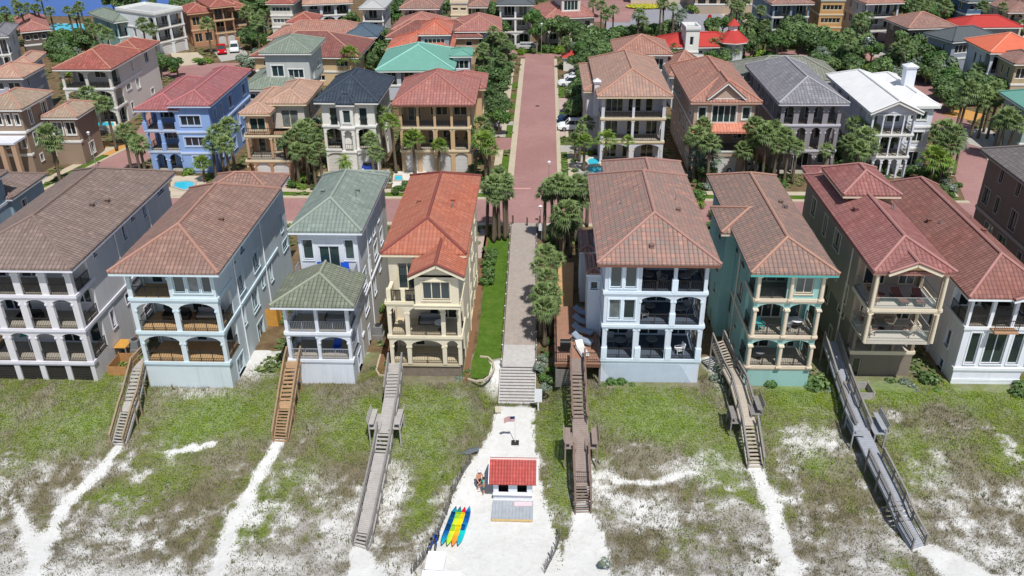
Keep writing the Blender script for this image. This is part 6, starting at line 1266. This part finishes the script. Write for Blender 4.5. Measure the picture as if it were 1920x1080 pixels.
# broad trees
many(tree,[(926,170,5,.9),(918,206,4.6,.95),(936,196,4.2,.8),(930,148,5.5,1.0),(914,150,5,.9),(944,130,5.5,.9),(925,120,5,.9),(912,128,5,.8),(940,104,5,.9),(930,88,5.5,.9),(944,88,5,.8),(915,88,5,.8),(935,218,4,.9,'leafy'),(958,110,4,.6),
 (995,40,8,1.1,'leafy'),(1010,44,7,1.0),(1030,52,6,1.0),(1050,48,6,1.0),(1068,58,6,.9),(1085,60,6,1.0),(1100,72,5.5,1.0),(1120,66,6,1.1,'leafy'),(1140,72,6,1.1),(1160,62,5.5,1.0,'leafy'),(1098,92,5.5,1.1),(1120,88,5.5,1.1),(1142,88,5,1.0),(1084,90,5,.8,'silver'),(1176,66,5,.9),(1086,112,5,.9),(1104,108,5,1.0),(1130,106,5,.9),(1096,132,4.5,.9),(1080,176,4.5,1.0),(1096,188,4.2,.9),(1092,168,4.8,1.0),(1084,200,4,.9),(1100,158,5,.9),(1075,196,3.6,.8),(1220,58,5,1.0,'leafy'),(1240,54,5,1.0),(1190,58,5,1.0),(1258,50,4.6,1.0,'silver'),
 (1490,50,6,1.3),(1512,56,6,1.3),(1534,66,5.5,1.2),(1556,76,5.5,1.2),(1576,72,5.5,1.2),(1500,74,5.5,1.1),(1526,84,5,1.2),(1548,96,5,1.2,'silver'),(1572,98,5,1.2),(1590,104,4.6,1.1),(1600,88,5,1.0),(1470,62,5.5,1.0),(1460,82,5,1.0,'leafy'),(1440,72,5,.9),(1540,116,4.2,1.0),(1562,118,4.2,1.0),(1580,90,5,1.1,'leafy'),
 (1390,60,5.5,1.1),(1415,54,6,1.1),(1350,104,4,1.0),(1330,108,4,.9,'leafy'),(1298,102,3.6,.8),(1410,82,4.5,.9),(1372,98,4,.9,'leafy'),
 (1680,104,5,1.2),(1706,98,5,1.3,'leafy'),(1730,104,5,1.2),(1752,112,5,1.2,'leafy'),(1716,116,4.4,1.1,'silver'),(1742,126,4.4,1.1),(1690,122,4,1.1,'silver'),(1664,116,4,1.1),(1770,128,4.4,1.2),(1790,140,4.6,1.2,'leafy'),(1782,156,4.5,1.2,'leafy'),(1804,150,5,1.2),(1824,158,5,1.1),(1850,160,4.6,1.1,'leafy'),(1790,178,4,1.1),(1768,160,4,1),(1870,156,4.5,1.1),(1650,128,3.4,1.0),(1700,76,5.4,1.0),(1724,84,5,1),(1760,100,4.6,1),
 (1720,14,7,1.2),(1740,20,6.5,1.2),(1760,30,6,1.1,'leafy'),(1700,18,7,1.2),(1780,26,6,1.1),(1610,14,7,1.2),(1640,0,8,1.2),(1608,70,5.5,1.2),(1614,54,6,1.1),(1880,30,6,1.1),(1600,20,7,1.1),
 (120,72,4,1.2,'leafy'),(135,80,4,1.2,'leafy'),(110,86,4,1.1),(128,92,4,1.1,'silver'),(150,66,4.4,1.1,'leafy'),(100,78,4,1.0),(142,98,3.6,1.0,'silver'),(118,104,3.4,1.0),(160,78,4,1.0),(12,36,5,1.1),(20,58,4,1.0,'leafy'),
 (225,4,6,1.2),(240,0,7,1.2),(210,0,6,1.0),(250,4,6,1.1),(340,6,7,1.1),(350,0,7,1.1),(480,56,5,1.1,'leafy'),(468,66,4.5,1.1),(486,72,4.2,1.0,'leafy'),(500,20,6,1.1),(498,4,7,1.0),(470,6,7,1.1),(480,14,7,1.1),(486,46,5,1.0),
 (690,96,4.4,1.0),(700,88,5,1.0,'leafy'),(680,108,4,.9),(695,112,4,.9),(735,34,5,1.0,'leafy'),(745,22,6,1.0),(730,20,6,.9),(655,36,5,.9),(645,34,5,.9),(800,32,5,.8),(826,24,6,.9),(832,40,5,.8),(920,34,6,1.0),(928,18,6,.9,'leafy'),(940,58,5.5,1.0,'leafy'),(935,46,6,.9),(836,14,7,.9),
 (1600,256,3.6,1.0),(1576,274,3.2,.9),(1320,318,2.6,.7),(330,118,4,.9,'leafy'),(300,122,3.6,.8,'leafy'),(290,108,4,.9),(1560,288,2.6,.8),(1006,62,6,1,'leafy'),(740,100,4,.8),(540,20,6,.9),(560,40,5,.8)])
# shrubs
many(shrub,[(322,703,.75,'s',2.75),(408,700,.5,'s',2.8),(1156,716,.9,'s',2.6),(1176,722,.7,'s',2.5),(1130,728,.75,'o',2.4),(1436,716,1.0,'s',2.6),(1524,724,1.6,'o',2.2),(1545,735,1.0,'g',2.2),(1738,712,1.2,'o',2.6),(1745,728,1.0,'s',2.3),(1700,722,1.0,'g',2.3),(1720,735,.9,'g',2.2),(1668,716,.7,'o',2.6),(1905,738,1.1,'o',2.4),(1133,1056,.55,'g',.2),(872,700,.55,'s',2.8),(862,712,.6,'g',2.6),(1912,722,1.0,'o',2.6),
 (1012,690,.8,'g',2.9),(1024,700,.8,'s',2.7),(1018,672,.7,'g',3.0),(1030,712,.8,'o',2.5),(1022,728,.7,'g',2.4),(1036,690,.6,'s',2.8),(1350,690,.8,'g',2.8),(1346,712,.9,'g',2.6),(700,690,.4,'o',2.9),(712,580,.7,'s',3),(716,572,.5,'l',3),
 (1030,600,.7,'o',3),(1022,620,.7,'s',3),(1030,640,.6,'o',3),(1024,660,.6,'s',3),(1034,450,1.0,'s',3),(1044,440,1.1,'o',3),(1060,450,1.1,'o',3),(1072,442,1.0,'s',3),(1050,462,.9,'o',3),(1086,450,.9,'o',3),(1098,458,.8,'s',3),
 (1335,420,1.1,'s',3),(1342,440,.9,'o',3),(1338,400,1.2,'s',3),(1340,462,.8,'s',3),(1345,480,.7,'o',3),
 (352,322,1.0,'l',3),(392,330,.8,'l',3),(560,335,1.3,'l',3),(575,328,1.3,'s',3),(548,345,1.1,'s',3),(565,348,.9,'l',3),(588,352,.6,'o',3),(608,345,.6,'g',3),(620,350,.6,'o',3),(750,352,1.1,'s',3),(762,345,1.1,'o',3),(740,358,.9,'s',3),(640,340,.7,'g',3),
 (720,326,.8,'o',3),(728,336,.6,'s',3),(884,312,1.2,'s',3),(890,325,1.2,'o',3),(896,300,1.0,'s',3),(925,322,1.1,'l',3),(935,314,.9,'s',3),(905,330,1.1,'s',3),
 (919,468,.95,'s',3),(918,480,.95,'o',3),(917,492,.95,'s',3),(916,504,.95,'s',3),(915,516,.9,'o',3),(914,527,.9,'s',3),(925,440,.7,'l',3),(915,428,.7,'s',3),(933,432,.5,'l',3),
 (65,298,.9,'g',3),(80,302,1.0,'g',3),(30,304,.8,'s',3),(85,308,1.0,'l',3),(105,300,.9,'s',3),(92,300,.9,'o',3),(155,250,1.1,'s',3),(165,254,1.0,'s',3),(172,248,.9,'o',3),
 (390,112,1.3,'l',3),(378,116,1.2,'s',3),(366,112,1.0,'l',3),(452,128,1.2,'s',3),(465,124,1.2,'s',3),(448,134,1.0,'o',3),(475,118,1.0,'l',3),(478,80,1.6,'s',3),(490,84,1.4,'l',3),
 (310,125,1.3,'s',3),(322,130,1.3,'l',3),(298,130,1.2,'s',3),(290,140,1.2,'s',3),(5,130,1.0,'o',3),
 (1570,305,1.5,'s',3),(1585,312,1.5,'o',3),(1560,312,1.3,'s',3),(1600,316,1.5,'s',3),(1640,322,1.4,'s',3),(1655,318,1.3,'o',3),(1625,318,1.4,'s',3),(1700,322,1.3,'s',3),(1712,318,1.2,'o',3),(1730,326,1.2,'s',3),(1745,332,1.0,'l',3),(1760,330,1.2,'s',3),(1772,340,1.0,'g',3),(1785,352,1.0,'g',3),(1795,345,.9,'s',3),(1780,362,.9,'s',3),(1750,346,.9,'s',3),(1768,352,1.0,'o',3),(1660,336,.9,'s',3),(1648,334,.9,'l',3),(1720,340,.8,'l',3),
 (1455,335,1.0,'s',3),(1448,345,.9,'l',3),(1470,346,.9,'s',3),(1480,330,.8,'s',3),(1290,330,1.0,'g',3),(1310,344,1.1,'s',3),(1300,358,1.2,'s',3),(1316,370,1.1,'s',3),(1308,384,1.0,'l',3),(1325,350,.9,'g',3),(1400,300,1.0,'o',3),(1350,312,.9,'g',3),(1440,318,1,'o',3),(1425,310,1,'s',3),
 (1635,124,1.8,'l',3),(1645,130,1.6,'o',3),(1632,136,1.4,'s',3),(1622,80,2.0,'s',3),(1605,88,1.8,'l',3),(1250,68,1.8,'s',3),(1265,64,1.8,'s',3),(1232,72,1.6,'l',3),(1285,112,1.6,'s',3),(1300,118,1.5,'l',3),(1316,122,1.4,'s',3),(1345,118,1.5,'s',3),(1360,112,1.4,'s',3),
 (1076,230,.9,'o',3),(1098,226,.9,'s',3),(1082,222,.8,'s',3),(1066,210,.9,'o',3),(1086,212,1,'s',3),(1072,190,1.2,'o',3),(1078,318,.7,'s',3),(1076,300,.6,'s',3),(1104,286,.8,'l',3),(1114,284,.7,'s',3),(1090,284,.7,'l',3),
 (980,96,1.4,'l',3),(1030,92,1.6,'s',3),(1050,94,1.5,'l',3),(1072,94,1.4,'s',3),(1000,94,1.3,'o',3),(1015,90,1.4,'s',3),(1054,122,.9,'s',3),
 (1300,16,2.2,'l',3),(1330,14,2,'s',3),(1360,12,2,'o',3),(1315,12,2,'o',3),(1345,14,1.8,'s',3),(1378,34,1.8,'o',3),(1370,42,1.6,'s',3),(1480,110,1.6,'s',3),(1500,112,1.5,'l',3),(1455,108,1.6,'s',3),(1440,104,1.6,'s',3),(1425,100,1.6,'l',3),
 (70,62,2.2,'s',3),(90,74,2.2,'l',3),(100,88,2,'s',3),(86,64,2,'o',3),(150,110,1.6,'s',3),(108,66,1.8,'s',3),(118,62,1.8,'o',3),(136,62,1.8,'s',3)])
# fill: undergrowth between far houses, kept off buildings and roads
def boxes():
    L=[]
    for o in list(bpy.data.objects):
        if o.parent is None and o.get('category') in('house',) and o.type=='EMPTY':
            for c in o.children:
                if c.name.startswith('wall') and c.type=='MESH':
                    M=Matrix.Translation(o.location)@Matrix.Rotation(o.rotation_euler.z,4,'Z'); P=[M@Vector(v) for v in c.bound_box]; L.append((min(p.x for p in P)-.6,max(p.x for p in P)+.6,min(p.y for p in P)-.6,max(p.y for p in P)+.6))
    return L
BX=boxes(); ROADS=[[(v.co.x,v.co.y) for v in o.data.vertices][:len(o.data.polygons[0].vertices)] for o in bpy.data.objects if o.type=='MESH' and o.name.split('.')[0] in('road','pavement','driveway','patio','water','kerb')]
def free(x,y,m=0): return not any(a-m<x<b+m and c-m<y<d+m for a,b,c,d in BX) and not any(pip(x,y,P) for P in ROADS)
rf=random.Random(12); nb=0; tries=0
while nb<95 and tries<4000:
    tries+=1; y=rf.uniform(122,252); x=rf.uniform(-.62*y,.60*y); q=topx((x,y,4)) 
    if not(-20<q[0]<1940 and q[1]>-10) or not free(x,y,.6) : continue
    k=rf.random(); nb+=1
    if k<.35: tree(0,0,rf.uniform(4,5.6),rf.uniform(.9,1.2),rf.choice(['oak','oak','leafy','silver']),wp=(x,y))
    elif k<.6: palm(0,0,rf.uniform(5,7.5),'sabal',rf.uniform(.9,1.15),wp=(x,y))
    else: shrub(0,0,rf.uniform(1,1.8),rf.choice('ssol'),wp=(x,y))
def ground_weeds():
    r=random.Random(8); mb=MB(); sh=[]; n=0
    for i in range(60000):
        y=63+(r.random()**1.3)*150; x=r.uniform(-.62*y,.6*y)
        if not(-8<x<4 and y<95) and not free(x,y): continue
        if -7.2<x<0 and 62<y<96: continue
        if 1.0<x<5 and y<72: continue
        if fbm(x,y,.12,3,4)<-.06: continue
        s=r.uniform(.12,.3)*(1+y/150); a=r.uniform(0,6.28); dx,dy=cos(a)*s,sin(a)*s; h=r.uniform(.03,.3); z=3.0
        mb.poly([(x-dx,y-dy,z+h*.5),(x+dy*.6,y-dx*.6,z+h),(x+dx,y+dy,z+h*.4),(x-dy*.6,y+dx*.6,z+h)]); sh.append(r.random())
    tag(link('ground_plants',leafmesh(mb,sh,'ground_plants',leaf((.06,.09,.03,1),(.1,.15,.04,1),(.2,.24,.09,1),0))),'low mixed greenery covering the yards between the houses','ground plants',kind='stuff')
ground_weeds()
# ---------------- labels of the plants: what stands nearest, then its place among its like
def short(l):
    l=l.split(' with ')[0].split(' beside ')[0].split(' and ')[0].split(' behind ')[0].split(' between ')[0].split(' under ')[0].split(' at ')[0].split(' tucked ')[0].split(' above ')[0].split(' in the')[0].split(' poking ')[0].split(' cut ')[0]
    return l
ANC=[]
NICK={}
for o in bpy.data.objects:
    if o.parent is None and o.get('category')=='house':
        L=o['label']; w=[c for c in o.children if c.name.startswith('wall')]
        M=Matrix.Translation(o.location)@Matrix.Rotation(o.rotation_euler.z,4,'Z'); P=[M@Vector(v) for c in w for v in c.bound_box]
        ANC.append((sum(p.x for p in P)/len(P),sum(p.y for p in P)/len(P),L,max(p.x for p in P)-min(p.x for p in P),max(p.y for p in P)-min(p.y for p in P)))
SH=[('lilac white','lilac white house'),('salmon tile','pale blue arched house'),('narrow white beach','narrow white beach house'),('cream beach','cream beach house'),('pale blue white','pale blue white house'),('turquoise beach','turquoise house'),('rooftop tower','beige beach house'),('dark red tile','white beach house at right'),('brown beach house','brown house at right edge'),('blue grey house cut','blue grey house at left edge'),('tall white house with red','tall arcaded white house'),('powder','powder blue house'),('peach','peach house'),('blue black','black roofed white house'),('brick red roof and','red roofed tan house'),('mottled clay roof, cream','mottled clay roofed house'),('dusty pink','dusty pink house'),('slate tile roof and','slate roofed arcade house'),('bright white roof','white roofed house'),('club pool','club pool house'),('rear wing','sand roofed rear wing'),('lilac grey','lilac grey house'),('brown tan','brown tan awning house'),('teal house','teal house'),('modernist','modernist white house'),('orange brown one','half hidden house'),('orange brown house','orange brown house'),('ivory','narrow ivory house'),('wide pale grey','wide pale grey arched house'),('broad low','beige ribbed roof'),('maroon','maroon roof'),('poking','bright rust roof'),('sage green roofs','stepped sage green roofs'),('balustrade','balustraded white house'),('deep blue','deep blue house'),('mauve','mauve twin arched house'),('flat topped cream','flat topped cream tower'),('joined beside','small brown roof by cream tower'),('glazed balconies','slate roofed white house'),('rose brown','rose brown hip roof'),('dull red brown','long dull red brown roof'),('pinkish tile','pinkish tile roof'),('vivid orange','vivid orange roof'),('mint','mint green roof'),('pink roofed','pink roofed white house'),('dusty brown roof','dusty brown roof'),('tucked','tucked red brown roof'),('round turret','red roofed turret house'),('paired','blue grey columned house'),('ochre','ochre balcony house'),('olive','olive grey roof'),('arched carport','white carport house'),('taupe hip','taupe hip roof'),('dark blue house','dark blue house'),('bright red hip','bright red hip roof'),('charcoal','charcoal roof'),('bright orange roof at','bright orange roof'),('taupe roof cut','taupe roof at right edge'),('pale teal','pale teal roof'),('cream arcaded','corner cream arcaded house'),('flower bed','house beyond flower bed'),('clubhouse','brown clubhouse')]
def nick(L):
    for k,v in SH:
        if k in L: return v
    return short(L)
groups={}
for o,kind,h,lab in PLANTS:
    if lab: continue
    x,y=o.location.x,o.location.y; b=min(ANC,key=lambda a:max(abs(x-a[0])-a[3]/2,0)**2+max(abs(y-a[1])-a[4]/2,0)**2)
    dx,dy=(x-b[0])/max(b[3],1),(y-b[1])/max(b[4],1)
    rel=('in front of','behind')[dy>0] if abs(dy)>abs(dx) else ('left of','right of')[dx>0]
    groups.setdefault((kind,rel,nick(b[2])),[]).append((o,h))
ORD=['first','second','third','fourth','fifth','sixth','seventh','eighth','ninth','tenth','eleventh','twelfth','thirteenth','fourteenth','fifteenth','sixteenth']
for (kind,rel,nk),L in groups.items():
    L.sort(key=lambda t:topx(t[0].location)[0]); n=len(L)
    for i,(o,h) in enumerate(L):
        art='' if n==1 else (ORD[i]+' from left, ' if i<15 else 'rightmost, ')
        size='tall ' if (h>=6.5 and 'palm' in kind) else 'low ' if h<=3 and 'palm' in kind else ''
        l='%s%s%s %s the %s'%(art,size,kind,rel,nk); o['label']=l[0].upper()+l[1:] if False else l
        if n>1: o['group']='%ss %s the %s'%(kind,rel,nk)
